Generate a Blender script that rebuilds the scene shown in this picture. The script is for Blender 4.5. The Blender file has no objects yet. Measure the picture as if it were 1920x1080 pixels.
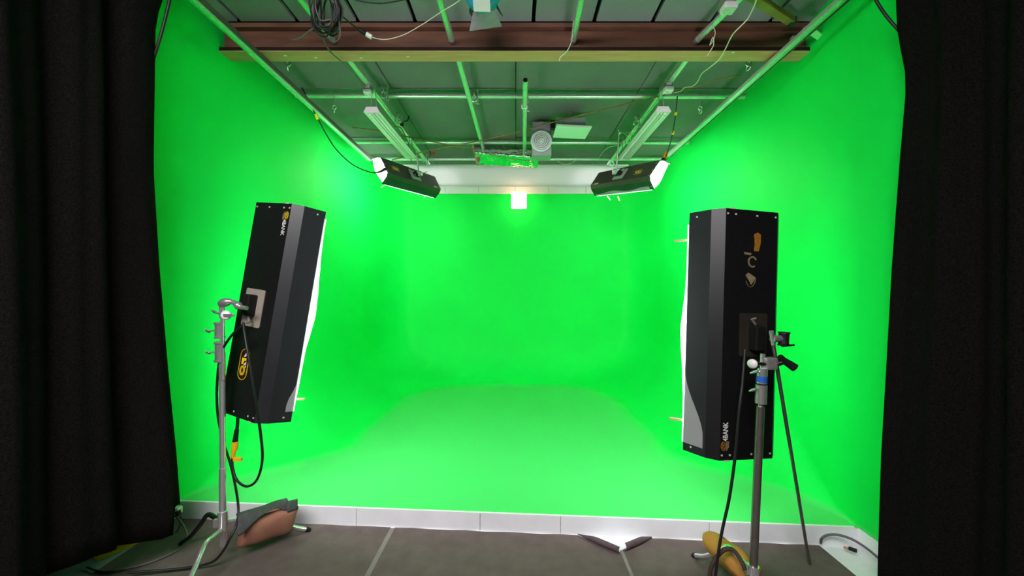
import bpy, bmesh, math, random
from mathutils import Vector, Matrix, noise
random.seed(7)
S = bpy.context.scene
C = S.collection
# ------------------------------------------------------------------ camera
F, CX, CY, H = 720.0, 967.0, 553.0, 1.6          # focal length in px, axis point in the 1920x1080 frame, eye height
cam = bpy.data.cameras.new('camera'); cam_o = bpy.data.objects.new('camera', cam); C.objects.link(cam_o)
cam_o.location = (0, 0, H); cam_o.rotation_euler = (math.pi/2, 0, 0)
cam.sensor_width = 36; cam.lens = F/1920*36
cam.shift_x = -7/1920; cam.shift_y = 13/1920
cam.clip_start = 0.02
S.camera = cam_o
# ------------------------------------------------------------------ world, exposure, lights
S.view_settings.view_transform = 'Standard'; S.view_settings.look = 'None'
S.view_settings.gamma = 1; S.view_settings.use_curve_mapping = False
S.view_settings.exposure = 0.0
S.cycles.use_denoising = True
S.cycles.max_bounces = 8; S.cycles.diffuse_bounces = 5; S.cycles.transparent_max_bounces = 8
S.cycles.sample_clamp_indirect = 6.0
w = bpy.data.worlds.new('studio'); S.world = w; w.use_nodes = True
w.node_tree.nodes['Background'].inputs[0].default_value = (0.9, 0.95, 1, 1)
w.node_tree.nodes['Background'].inputs[1].default_value = 0.02

P_STAND, P_HANG, P_SPOT, P_ROOM, P_SILK = 46, 30, 110, 250, 2.3

def area(name, M, sx, sy, watts, col=(1, 1, 1), spread=180):
    l = bpy.data.lights.new(name, 'AREA'); l.shape = 'RECTANGLE'; l.size = sx; l.size_y = sy
    l.energy = watts; l.color = col; l.spread = math.radians(spread)
    o = bpy.data.objects.new(name, l); C.objects.link(o); o.matrix_world = M
    return o
# unseen fill light added behind the viewer, for neutral light on floor and riser
area('room_fill_light', Matrix.Translation((-1.0, -0.9, 3.5)) @ Matrix.Rotation(math.radians(28), 4, 'X'), 2.4, 1.2, P_ROOM, (1, 0.96, 0.97))

# ------------------------------------------------------------------ helpers
def lin(c):
    return tuple((v/255/12.92 if v/255 <= .04045 else ((v/255+.055)/1.055)**2.4) for v in c)

def mat(name, rgb, rough=.6, metal=0, spec=.5, var=0, scale=8, bump=0, bscale=60, rgb2=None, linear=False, coat=0, stretch=None):
    m = bpy.data.materials.new(name); m.use_nodes = True
    nt = m.node_tree; b = nt.nodes['Principled BSDF']
    c = rgb if linear else lin(rgb)
    b.inputs['Base Color'].default_value = (*c, 1); b.inputs['Roughness'].default_value = rough
    b.inputs['Metallic'].default_value = metal; b.inputs['Specular IOR Level'].default_value = spec
    b.inputs['Coat Weight'].default_value = coat
    tc = nt.nodes.new('ShaderNodeTexCoord'); vec = tc.outputs['Object']
    if stretch:
        mp = nt.nodes.new('ShaderNodeMapping'); mp.inputs['Scale'].default_value = stretch
        nt.links.new(vec, mp.inputs['Vector']); vec = mp.outputs['Vector']
    if var or rgb2:
        n = nt.nodes.new('ShaderNodeTexNoise'); n.inputs['Scale'].default_value = scale; n.inputs['Detail'].default_value = 5
        nt.links.new(vec, n.inputs['Vector'])
        r = nt.nodes.new('ShaderNodeValToRGB')
        c2 = (lin(rgb2) if not linear else rgb2) if rgb2 else tuple(min(1, v*(1+var)) for v in c)
        c1 = c if rgb2 else tuple(v*(1-var) for v in c)
        r.color_ramp.elements[0].position = .32; r.color_ramp.elements[1].position = .68
        r.color_ramp.elements[0].color = (*c1, 1); r.color_ramp.elements[1].color = (*c2, 1)
        nt.links.new(n.outputs['Fac'], r.inputs['Fac']); nt.links.new(r.outputs['Color'], b.inputs['Base Color'])
    if bump:
        n = nt.nodes.new('ShaderNodeTexNoise'); n.inputs['Scale'].default_value = bscale; n.inputs['Detail'].default_value = 4
        nt.links.new(vec, n.inputs['Vector'])
        bp = nt.nodes.new('ShaderNodeBump'); bp.inputs['Strength'].default_value = bump; bp.inputs['Distance'].default_value = .01
        nt.links.new(n.outputs['Fac'], bp.inputs['Height']); nt.links.new(bp.outputs['Normal'], b.inputs['Normal'])
    return m

def emit(name, col, strength):
    m = bpy.data.materials.new(name); m.use_nodes = True; nt = m.node_tree
    b = nt.nodes['Principled BSDF']
    b.inputs['Base Color'].default_value = (.8, .8, .8, 1)
    b.inputs['Emission Color'].default_value = (*col, 1); b.inputs['Emission Strength'].default_value = strength
    return m

def gel(name):                                   # thin diffusion cloth: lets part of the lamp through, glows with the rest
    m = bpy.data.materials.new(name); m.use_nodes = True; nt = m.node_tree
    nt.nodes.remove(nt.nodes['Principled BSDF']); out = nt.nodes['Material Output']
    tr = nt.nodes.new('ShaderNodeBsdfTransparent'); tr.inputs[0].default_value = (.95, .95, .95, 1)
    tl = nt.nodes.new('ShaderNodeBsdfTranslucent'); tl.inputs[0].default_value = (.9, .9, .92, 1)
    df = nt.nodes.new('ShaderNodeBsdfDiffuse'); df.inputs[0].default_value = (.75, .75, .78, 1)
    m1 = nt.nodes.new('ShaderNodeMixShader'); m1.inputs[0].default_value = .5
    m2 = nt.nodes.new('ShaderNodeMixShader'); m2.inputs[0].default_value = .72
    nt.links.new(tl.outputs[0], m1.inputs[1]); nt.links.new(df.outputs[0], m1.inputs[2])
    nt.links.new(tr.outputs[0], m2.inputs[1]); nt.links.new(m1.outputs[0], m2.inputs[2])
    nt.links.new(m2.outputs[0], out.inputs['Surface'])
    return m

def silk(name):                                  # stretched white silk: unseen lamps added above it shine through
    m = bpy.data.materials.new(name); m.use_nodes = True; nt = m.node_tree
    nt.nodes.remove(nt.nodes['Principled BSDF']); out = nt.nodes['Material Output']
    tl = nt.nodes.new('ShaderNodeBsdfTranslucent'); tl.inputs[0].default_value = (.86, .82, .85, 1)
    df = nt.nodes.new('ShaderNodeBsdfDiffuse'); df.inputs[0].default_value = (.56, .52, .55, 1)
    m1 = nt.nodes.new('ShaderNodeMixShader'); m1.inputs[0].default_value = .35
    nt.links.new(tl.outputs[0], m1.inputs[1]); nt.links.new(df.outputs[0], m1.inputs[2]); nt.links.new(m1.outputs[0], out.inputs['Surface'])
    return m
M = {
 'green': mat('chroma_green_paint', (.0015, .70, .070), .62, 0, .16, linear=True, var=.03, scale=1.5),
 'white_paint': mat('scuffed_white_paint', (228, 228, 232), .42, 0, .5, var=.05, scale=5, bump=.03, bscale=30),
 'white_trim': mat('white_panel', (228, 212, 222), .5, 0, .4, var=.03, scale=3),
 'soffit': silk('white_silk'),
 'concrete': mat('pale_floor_paint', (150, 156, 166), .55, 0, .4, var=.1, scale=4),
 'sheet': mat('floor_sheet', (98, 86, 83), .8, 0, .25, rgb2=(86, 75, 72), scale=9, bump=.15, bscale=180),
 'sheet_edge': mat('floor_sheet_edge', (88, 74, 78), .8, 0, .2, var=.15, scale=20),
 'tape_grey': mat('grey_seam_tape', (122, 112, 110), .6, 0, .3, var=.06, scale=20),
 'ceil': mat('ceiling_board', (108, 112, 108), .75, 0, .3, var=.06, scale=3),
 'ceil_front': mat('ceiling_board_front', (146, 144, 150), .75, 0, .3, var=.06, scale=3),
 'dark_gap': mat('dark_joist', (24, 22, 20), .9, 0, .2, var=.2),
 'beam': mat('brown_beam', (118, 78, 60), .6, 0, .35, rgb2=(90, 58, 46), scale=3, bump=.12, bscale=40, stretch=(1, 6, 6)),
 'flange': mat('lit_flange', (204, 152, 112), .6, 0, .3, rgb2=(186, 134, 96), scale=5, stretch=(.6, 8, 8)),  # lighter than the beam: light from below put into the colour
 'flange_edge': mat('shaded_flange_edge', (30, 22, 16), .8, 0, .2, var=.2),  # near black: shade along the beam's lower edge put into the colour
 'steel': mat('galvanised_pipe', (226, 229, 227), .36, .72, .5, var=.06, scale=30),
 'chrome': mat('chrome', (236, 235, 236), .2, .82, .5),
 'chrome_dull': mat('dull_chrome', (178, 175, 173), .30, .68, .5, var=.1, scale=40),
 'rod_metal': mat('worn_steel', (134, 126, 120), .3, .8, .5, var=.1, scale=30),
 'dark_chrome': mat('dark_leg', (62, 62, 60), .35, .9, .5, var=.1),
 'alu': mat('aluminium_track', (222, 226, 224), .4, .7, .5, var=.05, scale=10),
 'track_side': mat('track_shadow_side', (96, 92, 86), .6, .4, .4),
 'black': mat('black_corrugated_plastic', (17, 17, 18), .42, 0, .45, var=.12, scale=30),
 'black_side': mat('black_wing', (34, 36, 39), .38, 0, .5, var=.08, scale=12),
 'black_matte': mat('black_rubber', (14, 14, 14), .6, 0, .35),
 'brown_black': mat('worn_black_plastic', (58, 50, 48), .5, 0, .4, var=.1, scale=14),
 'reflector': mat('white_reflector', (235, 235, 235), .5, 0, .4),
 'beige': mat('beige_plate', (150, 140, 128), .55, 0, .4, var=.06, scale=12),
 'dark_plate': mat('dark_plate', (42, 37, 30), .5, 0, .4, var=.1, scale=12),
 'silver_plate': mat('grey_plate', (150, 156, 150), .5, 0, .4, var=.06),
 'rivet': mat('bright_rivet', (235, 232, 222), .25, .4, .6),
 'yellow': mat('yellow_ink', (232, 200, 20), .5, 0, .3),
 'ochre': mat('worn_ochre_ink', (150, 100, 26), .6, 0, .3, var=.2, scale=60),
 'pale_ink': mat('pale_ink', (214, 214, 206), .5, 0, .3),
 'dim_ink': mat('dim_ink', (128, 116, 84), .6, 0, .3, var=.2, scale=60),
 'maroon': mat('dark_badge', (44, 20, 18), .5, 0, .4),
 'curtain': mat('black_duvetyne', (.0028, .0026, .0024), .95, 0, .06, linear=True, rgb2=(.009, .0078, .0068), scale=140, bump=.3, bscale=220),
 'gel': gel('diffusion_cloth'),
 'tube': emit('lit_tube', (1, .98, 1), 9),
 'warm': emit('warm_glass', (1, .66, .36), 8),
 'wood': mat('clothespin_wood', (206, 178, 140), .6, 0, .3, var=.1, scale=40),
 'wood_dark': mat('timber_batten', (150, 122, 62), .7, 0, .3, var=.15, scale=6),
 'bag_pink': mat('pink_brown_canvas', (168, 116, 98), .8, 0, .2, rgb2=(150, 100, 84), scale=7, bump=.2, bscale=90),
 'bag_tan': mat('tan_leather', (186, 128, 58), .6, 0, .35, rgb2=(168, 112, 48), scale=8, bump=.25, bscale=40),
 'strap': mat('grey_webbing', (72, 74, 74), .75, 0, .25, var=.15, scale=50),
 'strap_brown': mat('brown_strap', (62, 48, 42), .7, 0, .3, var=.1, scale=40),
 'cable': mat('black_cable', (28, 27, 28), .45, 0, .4),
 'cable_grey': mat('grey_cable', (96, 92, 90), .5, 0, .4),
 'cable_white': mat('white_cord', (214, 206, 186), .6, 0, .3),
 'rope': mat('brown_rope', (126, 106, 62), .8, 0, .2, var=.2, scale=80),
 'yellow_plastic': mat('yellow_connector', (232, 176, 16), .4, 0, .5),
 'orange': mat('orange_clip', (226, 138, 20), .45, 0, .5),
 'yellow_tape': mat('yellow_floor_tape', (236, 166, 20), .6, 0, .3, var=.08, scale=20),
 'blue_tape': mat('blue_tape', (34, 92, 176), .5, 0, .4),
 'red': mat('red_tag', (170, 62, 40), .5, 0, .4),
 'white_plastic': mat('white_plastic', (226, 224, 222), .4, 0, .5),
 'fixture_white': mat('white_enamel', (222, 220, 214), .4, 0, .5, var=.03, scale=6),
 'lens': mat('milky_diffuser', (214, 220, 216), .45, 0, .4),
 'box_grey': mat('grey_sheet_metal', (150, 152, 156), .5, .2, .5, var=.05, scale=6),
 'grille': mat('pale_grille', (216, 216, 220), .45, 0, .5),
 'grille_dark': mat('grille_groove', (120, 122, 126), .6, 0, .4),
 'foil': mat('crinkled_foil', (226, 226, 228), .16, 1, .5, bump=.55, bscale=26),
 'foil_edge': mat('pink_insulation', (190, 130, 118), .9, 0, .2, var=.1, scale=30),
 'cyan': mat('cyan_lamp_body', (20, 150, 190), .4, 0, .5),
 'flap': mat('grey_barndoor', (166, 150, 168), .55, .1, .4, var=.05, scale=10),
 'dark_green': mat('dark_flap', (48, 62, 54), .6, 0, .3),
 'shell': mat('dark_studio_wall', (26, 26, 28), .9, 0, .2, var=.1),
}

def pool_tint(m):                                    # paler stage flat: pool of light put into the colour, fading at the cove
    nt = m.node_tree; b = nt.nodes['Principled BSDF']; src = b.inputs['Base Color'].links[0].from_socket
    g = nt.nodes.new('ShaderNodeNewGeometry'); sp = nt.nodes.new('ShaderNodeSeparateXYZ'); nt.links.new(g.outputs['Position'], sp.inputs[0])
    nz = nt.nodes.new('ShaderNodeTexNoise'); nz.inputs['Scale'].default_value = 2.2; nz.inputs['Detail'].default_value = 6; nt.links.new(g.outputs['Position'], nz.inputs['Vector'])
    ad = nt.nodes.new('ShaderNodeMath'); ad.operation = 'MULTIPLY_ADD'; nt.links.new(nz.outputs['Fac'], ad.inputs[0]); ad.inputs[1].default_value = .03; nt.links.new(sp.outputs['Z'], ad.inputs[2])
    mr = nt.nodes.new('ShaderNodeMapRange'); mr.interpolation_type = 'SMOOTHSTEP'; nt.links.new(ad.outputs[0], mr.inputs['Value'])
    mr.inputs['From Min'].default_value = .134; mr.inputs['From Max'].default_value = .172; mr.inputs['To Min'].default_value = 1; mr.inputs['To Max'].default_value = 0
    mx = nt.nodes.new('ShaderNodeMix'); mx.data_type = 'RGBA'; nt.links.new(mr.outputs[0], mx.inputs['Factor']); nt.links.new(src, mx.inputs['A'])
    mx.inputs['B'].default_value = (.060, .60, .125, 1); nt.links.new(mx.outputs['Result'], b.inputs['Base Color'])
pool_tint(M['green'])
WM = {}
def P(px, py, d):                                # pixel at a depth -> point
    return Vector(((px-CX)*d/F, d, H+(CY-py)*d/F))
def Z(px, py, z):                                # pixel on a horizontal plane -> point
    d = (z-H)*F/(CY-py); return Vector(((px-CX)*d/F, d, z))
def catmull(pts, n=8):
    pts = [Vector(p) for p in pts]; out = []
    for i in range(len(pts)-1):
        p0 = pts[max(i-1, 0)]; p1 = pts[i]; p2 = pts[i+1]; p3 = pts[min(i+2, len(pts)-1)]
        for k in range(n):
            t = k/n
            out.append(.5*((2*p1)+(p2-p0)*t+(2*p0-5*p1+4*p2-p3)*t*t+(3*p1-p0-3*p2+p3)*t**3))
    out.append(pts[-1]); return out
def frame(z, up=(0, 0, 1)):
    z = Vector(z).normalized(); up = Vector(up)
    if abs(z.dot(up)) > .98: up = Vector((0, 1, 0))
    x = up.cross(z).normalized(); y = z.cross(x)
    return Matrix((x, y, z)).transposed().to_4x4()

class MB:
    def __init__(s): s.v = []; s.f = []; s.sm = []
    def add(s, vs, fs, sm=False, T=None):
        b = len(s.v)
        s.v += [(T @ Vector(p)) if T else Vector(p) for p in vs]
        s.f += [tuple(i+b for i in f) for f in fs]; s.sm += [sm]*len(fs); return s
    def box(s, c, size, T=None, bevel=0):
        bm = bmesh.new(); bmesh.ops.create_cube(bm, size=1)
        for v in bm.verts: v.co = Vector((v.co.x*size[0], v.co.y*size[1], v.co.z*size[2]))+Vector(c)
        if bevel: bmesh.ops.bevel(bm, geom=bm.edges[:]+bm.verts[:], offset=bevel, segments=2, affect='EDGES', profile=.6)
        bm.verts.index_update()
        s.add([v.co.copy() for v in bm.verts], [[v.index for v in f.verts] for f in bm.faces], False, T); bm.free(); return s
    def tube(s, pts, r, n=8, cap=True, T=None):
        pts = [Vector(p) for p in pts]; vs = []; fs = []; N = len(pts)
        t = (pts[1]-pts[0]).normalized(); x = t.orthogonal().normalized()
        for i, p in enumerate(pts):
            t = (pts[min(i+1, N-1)]-pts[max(i-1, 0)]).normalized()
            x = (x-t*x.dot(t)).normalized(); y = t.cross(x)
            rr = r[i] if isinstance(r, (list, tuple)) else r
            for k in range(n):
                a = 2*math.pi*k/n; vs.append(p+x*math.cos(a)*rr+y*math.sin(a)*rr)
        for i in range(N-1):
            for k in range(n):
                a, b = i*n+k, i*n+(k+1) % n; fs.append((a, b, b+n, a+n))
        s.add(vs, fs, True, T)
        if cap:
            s.add(vs[:n], [tuple(reversed(range(n)))], False, T); s.add(vs[-n:], [tuple(range(n))], False, T)
        return s
    def ring(s, c, axis, R, r, n=16, m=6, T=None):
        Fm = frame(axis); c = Vector(c)
        vs = []; fs = []
        for i in range(n):
            a = 2*math.pi*i/n
            for k in range(m):
                b = 2*math.pi*k/m
                vs.append(c+Fm.to_3x3() @ Vector(((R+r*math.cos(b))*math.cos(a), (R+r*math.cos(b))*math.sin(a), r*math.sin(b))))
        for i in range(n):
            for k in range(m):
                fs.append((i*m+k, ((i+1) % n)*m+k, ((i+1) % n)*m+(k+1) % m, i*m+(k+1) % m))
        return s.add(vs, fs, True, T)
    def lathe(s, prof, T, n=20, sm=True):
        vs = []; fs = []
        for r, z in prof:
            for k in range(n):
                a = 2*math.pi*k/n; vs.append((r*math.cos(a), r*math.sin(a), z))
        for i in range(len(prof)-1):
            for k in range(n):
                fs.append((i*n+k, i*n+(k+1) % n, (i+1)*n+(k+1) % n, (i+1)*n+k))
        return s.add(vs, fs, sm, T)
    def prism(s, poly, a, b, axis='z', T=None):  # poly in the plane across the axis
        n = len(poly)
        def mk(p, t): return (p[0], p[1], t) if axis == 'z' else ((p[0], t, p[1]) if axis == 'y' else (t, p[0], p[1]))
        vs = [mk(p, a) for p in poly]+[mk(p, b) for p in poly]
        fs = [tuple(reversed(range(n))), tuple(range(n, 2*n))]+[(i, (i+1) % n, n+(i+1) % n, n+i) for i in range(n)]
        return s.add(vs, fs, False, T)
    def grid(s, fn, nu, nv, thick=0, T=None, sm=True):
        top = [Vector(fn(i/nu, j/nv)) for i in range(nu+1) for j in range(nv+1)]
        q = lambda i, j: i*(nv+1)+j
        fs = [(q(i, j), q(i+1, j), q(i+1, j+1), q(i, j+1)) for i in range(nu) for j in range(nv)]
        if not thick: return s.add(top, fs, sm, T)
        nor = [Vector() for _ in top]
        for f in fs:
            nn = (top[f[1]]-top[f[0]]).cross(top[f[3]]-top[f[0]])
            for i in f: nor[i] += nn
        bot = [p-(n.normalized() if n.length else Vector((0, 0, 1)))*thick for p, n in zip(top, nor)]
        k = len(top)
        fs2 = [tuple(reversed([i+k for i in f])) for f in fs]
        edge = [q(i, 0) for i in range(nu+1)]+[q(nu, j) for j in range(1, nv+1)]+[q(i, nv) for i in range(nu-1, -1, -1)]+[q(0, j) for j in range(nv-1, 0, -1)]
        s.add(top+bot, fs+fs2, sm, T); b = len(s.v)-2*k
        for i in range(len(edge)):
            a, c2 = edge[i], edge[(i+1) % len(edge)]
            s.f.append((a+b, a+k+b, c2+k+b, c2+b)); s.sm.append(False)
        return s
    def build(s, name, m, parent=None, local=False, fix=True):
        me = bpy.data.meshes.new(name)
        if parent is not None:
            W_ = WM[parent.name]; inv = W_.inverted()
            vs = s.v if local else [inv @ v for v in s.v]
        else:
            xs = [v.x for v in s.v]; ys = [v.y for v in s.v]; zs = [v.z for v in s.v]
            o0 = Vector(((min(xs)+max(xs))/2, (min(ys)+max(ys))/2, min(zs)))
            vs = [v-o0 for v in s.v]
        me.from_pydata([tuple(v) for v in vs], [], s.f)
        me.polygons.foreach_set('use_smooth', s.sm); me.materials.append(M[m] if isinstance(m, str) else m)
        if fix:
            bm = bmesh.new(); bm.from_mesh(me); bmesh.ops.recalc_face_normals(bm, faces=bm.faces); bm.to_mesh(me); bm.free()
        me.update()
        o = bpy.data.objects.new(name, me); C.objects.link(o)
        if parent is not None:
            o.parent = parent; WM[o.name] = WM[parent.name].copy()
        else:
            o.location = o0; WM[o.name] = Matrix.Translation(o0)
        return o

def tag(o, label, cat, group=None):
    o['label'] = label; o['category'] = cat
    if group: o['group'] = group
    return o
def thing(name, T, label, cat, group=None):
    o = bpy.data.objects.new(name, None); C.objects.link(o)
    T = T if isinstance(T, Matrix) else Matrix.Translation(T)
    o.matrix_world = T; WM[o.name] = T.copy(); o.empty_display_size = .05
    return tag(o, label, cat, group)
def struct(o, label=None):
    o['kind'] = 'structure'
    if label: o['label'] = label
    return o
def struct_empty(name, loc, label=None):
    o = bpy.data.objects.new(name, None); C.objects.link(o); o.location = loc; WM[o.name] = Matrix.Translation(loc)
    return struct(o, label)
def text_mesh(body, size, thick=.001):
    cu = bpy.data.curves.new('lettering', 'FONT'); cu.body = body; cu.size = size; cu.extrude = thick; cu.align_x = 'CENTER'; cu.align_y = 'CENTER'
    cu.offset = size*.012
    o = bpy.data.objects.new('lettering', cu); C.objects.link(o)
    me = bpy.data.meshes.new_from_object(o.evaluated_get(bpy.context.evaluated_depsgraph_get()))
    vs = [v.co.copy() for v in me.vertices]; fs = [tuple(p.vertices) for p in me.polygons]
    bpy.data.objects.remove(o); bpy.data.curves.remove(cu); bpy.data.meshes.remove(me)
    return vs, fs

# ------------------------------------------------------------------ structure
ZP = .12                                          # top of the raised green stage
def front_d(x): return 2.585-.0678*x
def smooth(a, b, x):
    t = max(0, min(1, (x-a)/(b-a))); return t*t*(3-2*t)
def wall_left_x(d):  return -2.22-.21*(1-smooth(2.5, 3.9, d))+.02*smooth(4, 6, d)
def wall_right_x(d): return 2.31-.14*(1-smooth(2.2, 3.7, d))-.06*smooth(4, 6, d)
pairs = []
dl0, dr0 = front_d(-2.42), front_d(2.18)
N0 = 5
for k in range(N0): d = 2.36+(dl0-2.36)*k/N0; pairs.append(((wall_left_x(d), d), (wall_left_x(d), d)))
for k in range(29):
    f = k/28; do = dl0+(5.9-dl0)*f; di = dl0+(5.0-dl0)*f; s_ = smooth(dl0, 3.7, di)
    xo = wall_left_x(do); xi = wall_left_x(di)
    pairs.append(((xo, do), (xi+(-1.41-xi)*s_, di)))
for k in range(1, 17):
    a = math.pi/2*k/16
    pairs.append(((-1.80-.40*math.cos(a), 5.9+.85*math.sin(a)), (-.28-1.13*math.cos(a), 5.0+1.1*math.sin(a))))
for k in range(1, 12):
    f = k/12; pairs.append(((-1.80+3.65*f, 6.75), (-.28+.43*f, 6.1)))
for k in range(0, 17):
    a = math.pi/2*(1-k/16)
    pairs.append(((1.85+.40*math.cos(a), 5.9+.85*math.sin(a)), (.15+1.0*math.cos(a), 5.0+1.1*math.sin(a))))
for k in range(1, 29):
    f = 1-k/28; do = dr0+(5.9-dr0)*f; di = dr0+(5.0-dr0)*f; s_ = smooth(dr0, 3.6, di)
    xo = wall_right_x(do); xi = wall_right_x(di)
    pairs.append(((xo, do), (xi+(1.15-xi)*s_, di)))
NC, WTOP = 14, 3.9
def lean(x, z): return x if x > -2.25 else x+(-2.25-x)*smooth(2.2, 3.5, z)
mb = MB(); rows = []
for (o_, i_) in pairs:
    O_, I_ = Vector(o_), Vector(i_); h = min(.85, (O_-I_).length)
    col = []
    for k in range(NC+1):
        a = math.pi/2*k/NC; q = I_.lerp(O_, math.sin(a)); col.append((q.x, q.y, ZP+h*(1-math.cos(a))))
    for k in range(1, 13): z = ZP+h+(WTOP-ZP-h)*k/12; col.append((lean(O_.x, z), O_.y, z))
    rows.append(col)
n_ = len(rows[0]); vs = [p for c in rows for p in c]
fs = [(i*n_+j, (i+1)*n_+j, (i+1)*n_+j+1, i*n_+j+1) for i in range(len(rows)-1) for j in range(n_-1)]
fs.append(tuple(reversed([i*n_ for i in range(N0, len(rows))])))
mb.add(vs, fs, True)
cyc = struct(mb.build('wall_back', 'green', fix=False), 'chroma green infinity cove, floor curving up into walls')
# fronts of the side walls
def stub(fx, d0, d1, sg):
    ds = [d0+(d1-d0)*k/6 for k in range(7)]
    return MB().prism([(fx(d), d) for d in ds]+[(fx(d)+sg*.06, d) for d in reversed(ds)], ZP, 3.9)
mb = stub(wall_right_x, 1.9, dr0+.004, 1); struct(mb.build('wall_right', 'green'), 'front end of the green side wall by the black cable')
mb = MB(); mb.box((wall_right_x(2.2)+.035, 2.17, .06), (.07, 2*(dr0-2.17), .118), bevel=.003); struct(mb.build('baseboard_right', 'white_paint'), 'white base below the green side wall')
# white riser in front of the stage, made of boards
riser = struct_empty('trim_1', (0, front_d(0), 0), 'scuffed white riser along the front of the green stage')
xs_ = [wall_left_x(2.75)]+[0]*0
for px in (668, 900, 1051, 1330):
    xs_.append((px-CX)/F*(2.585/(1+.0678*(px-CX)/F)))
xs_.append(2.20)
for a, b in zip(xs_[:-1], xs_[1:]):
    L = math.hypot(b-a, front_d(b)-front_d(a)); an = math.atan2(front_d(b)-front_d(a), b-a)
    T = Matrix.Translation(((a+b)/2, (front_d(a)+front_d(b))/2, 0)) @ Matrix.Rotation(an, 4, 'Z')
    MB().box((0, .012, (ZP-.002)/2), (L-.003, .024, ZP-.002), T, bevel=.002).build('board', 'white_paint', riser)
T = Matrix.Translation((0, front_d(0), 0)) @ Matrix.Rotation(math.atan(-.0678), 4, 'Z')
MB().box((-.15, .008, ZP+.001), (4.62, .016, .006), T).build('edge_strip', 'white_paint', riser)
# floor
mb = MB(); mb.box((0, .6, -.05), (7, 6.6, .1)); fl = struct(mb.build('floor', 'concrete'), 'pale painted studio floor')
mb = MB(); mb.box((0, front_d(0)-.12, .001), (4.4, .38, .002), Matrix.Identity(4)); mb.build('white_strip', 'white_paint', fl)
MB().box((2.06, 2.075, .0008), (.30, .40, .0016)).build('white_strip', 'white_paint', fl)
def floor_sheet(x0, x1, cutl, cutr, label):
    # far edge follows the riser; corner cut where the sheet has curled back
    pts = [(x0, -1.5), (x1, -1.5)]
    fe = lambda x: front_d(x)-.012
    if cutr: pts += [(x1, fe(x1)-cutr[1]), (x1-cutr[0], fe(x1-cutr[0]))]
    else: pts += [(x1, fe(x1))]
    k = 10; xa = x1-(cutr[0] if cutr else 0); xb = x0+(cutl[0] if cutl else 0)
    for i in range(1, k): x = xa+(xb-xa)*i/k; pts.append((x, fe(x)+.004*math.sin(i*2.3)))
    if cutl: pts += [(x0+cutl[0], fe(x0+cutl[0])), (x0, fe(x0)-cutl[1])]
    else: pts += [(x0, fe(x0))]
    o = thing('floor_sheet', ((x0+x1)/2, 1.2, .002), label, 'floor sheet', 'grey-brown sheets covering the floor')
    MB().prism(pts, .002, .008).build('panel', 'sheet', o)
    for cut, x, sg in ((cutl, x0, 1), (cutr, x1, -1)):
        if cut:
            a = Vector((x+sg*cut[0], fe(x+sg*cut[0]), .012)); b = Vector((x+sg*.008, fe(x)-cut[1], .012))
            d_ = (b-a).normalized(); nrm = Vector((-d_.y, d_.x, 0)); nrm = nrm if nrm.y < 0 else -nrm
            def fn(u, v, a=a, b=b, nrm=nrm):
                w_ = .006+.040*min(1, u*2.2); th = v*2.7
                return a.lerp(b, u)+nrm*(w_*.55*math.sin(th))+Vector((0, 0, w_*.5*(1-math.cos(th))))
            MB().grid(fn, 12, 8, .004).build('curled_corner', 'sheet_edge', o)
    return o
floor_sheet(-2.42, -.855, None, None, 'grey-brown floor sheet under the chrome stand with the pink sandbag')
floor_sheet(-.828, .652, None, (.24, .165), 'middle grey-brown floor sheet between the two tape seams')
floor_sheet(.665, 1.93, (.22, .13), None, 'grey-brown floor sheet under the tan sandbag')
for x in (-.841, .6585):
    wd = .030 if x < 0 else .020; y1 = front_d(x)-(.02 if x < 0 else .15)
    MB().box((x, (y1-1.5)/2, .0088), (wd, y1+1.5, .0012)).build('seam_tape', 'tape_grey', fl)
p = Z(222, 1027, .002)
an = math.atan2(.12, .08)
tag(MB().box((0, 0, 0), (.10, .22, .002), Matrix.Translation((-2.505, 2.425, .002)) @ Matrix.Rotation(-.5, 4, 'Z')).build('floor_tape', 'yellow_tape'),
    'strip of yellow tape on pale floor under the black curtain', 'tape')

# ceiling: joists and boards
ZC = 3.67
mb = MB(); mb.box((0, 2.6, ZC+.10), (5.6, 9, .1)); ceil = struct(mb.build('ceiling', 'dark_gap'), 'dark ceiling with boards between joists')
xs2 = [(v-967)*2.76/F for v in (420, 535, 655, 768, 885, 1002, 1122, 1238, 1355, 1470)]
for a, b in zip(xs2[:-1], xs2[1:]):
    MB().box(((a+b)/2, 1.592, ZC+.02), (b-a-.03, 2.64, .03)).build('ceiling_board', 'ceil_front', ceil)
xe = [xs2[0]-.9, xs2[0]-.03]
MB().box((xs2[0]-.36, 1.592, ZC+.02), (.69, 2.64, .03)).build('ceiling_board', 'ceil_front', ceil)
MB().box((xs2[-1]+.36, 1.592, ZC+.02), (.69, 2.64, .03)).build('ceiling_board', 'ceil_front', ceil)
ys2 = [2.97, 3.86, 5.06, 6.8]
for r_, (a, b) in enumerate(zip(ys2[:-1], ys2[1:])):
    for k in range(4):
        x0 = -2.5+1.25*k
        MB().box((x0+.625, (a+b)/2, ZC+.02+.004*((r_+k) % 2)), (1.242, b-a-.012, .03)).build('ceiling_board', 'ceil', ceil)
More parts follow.
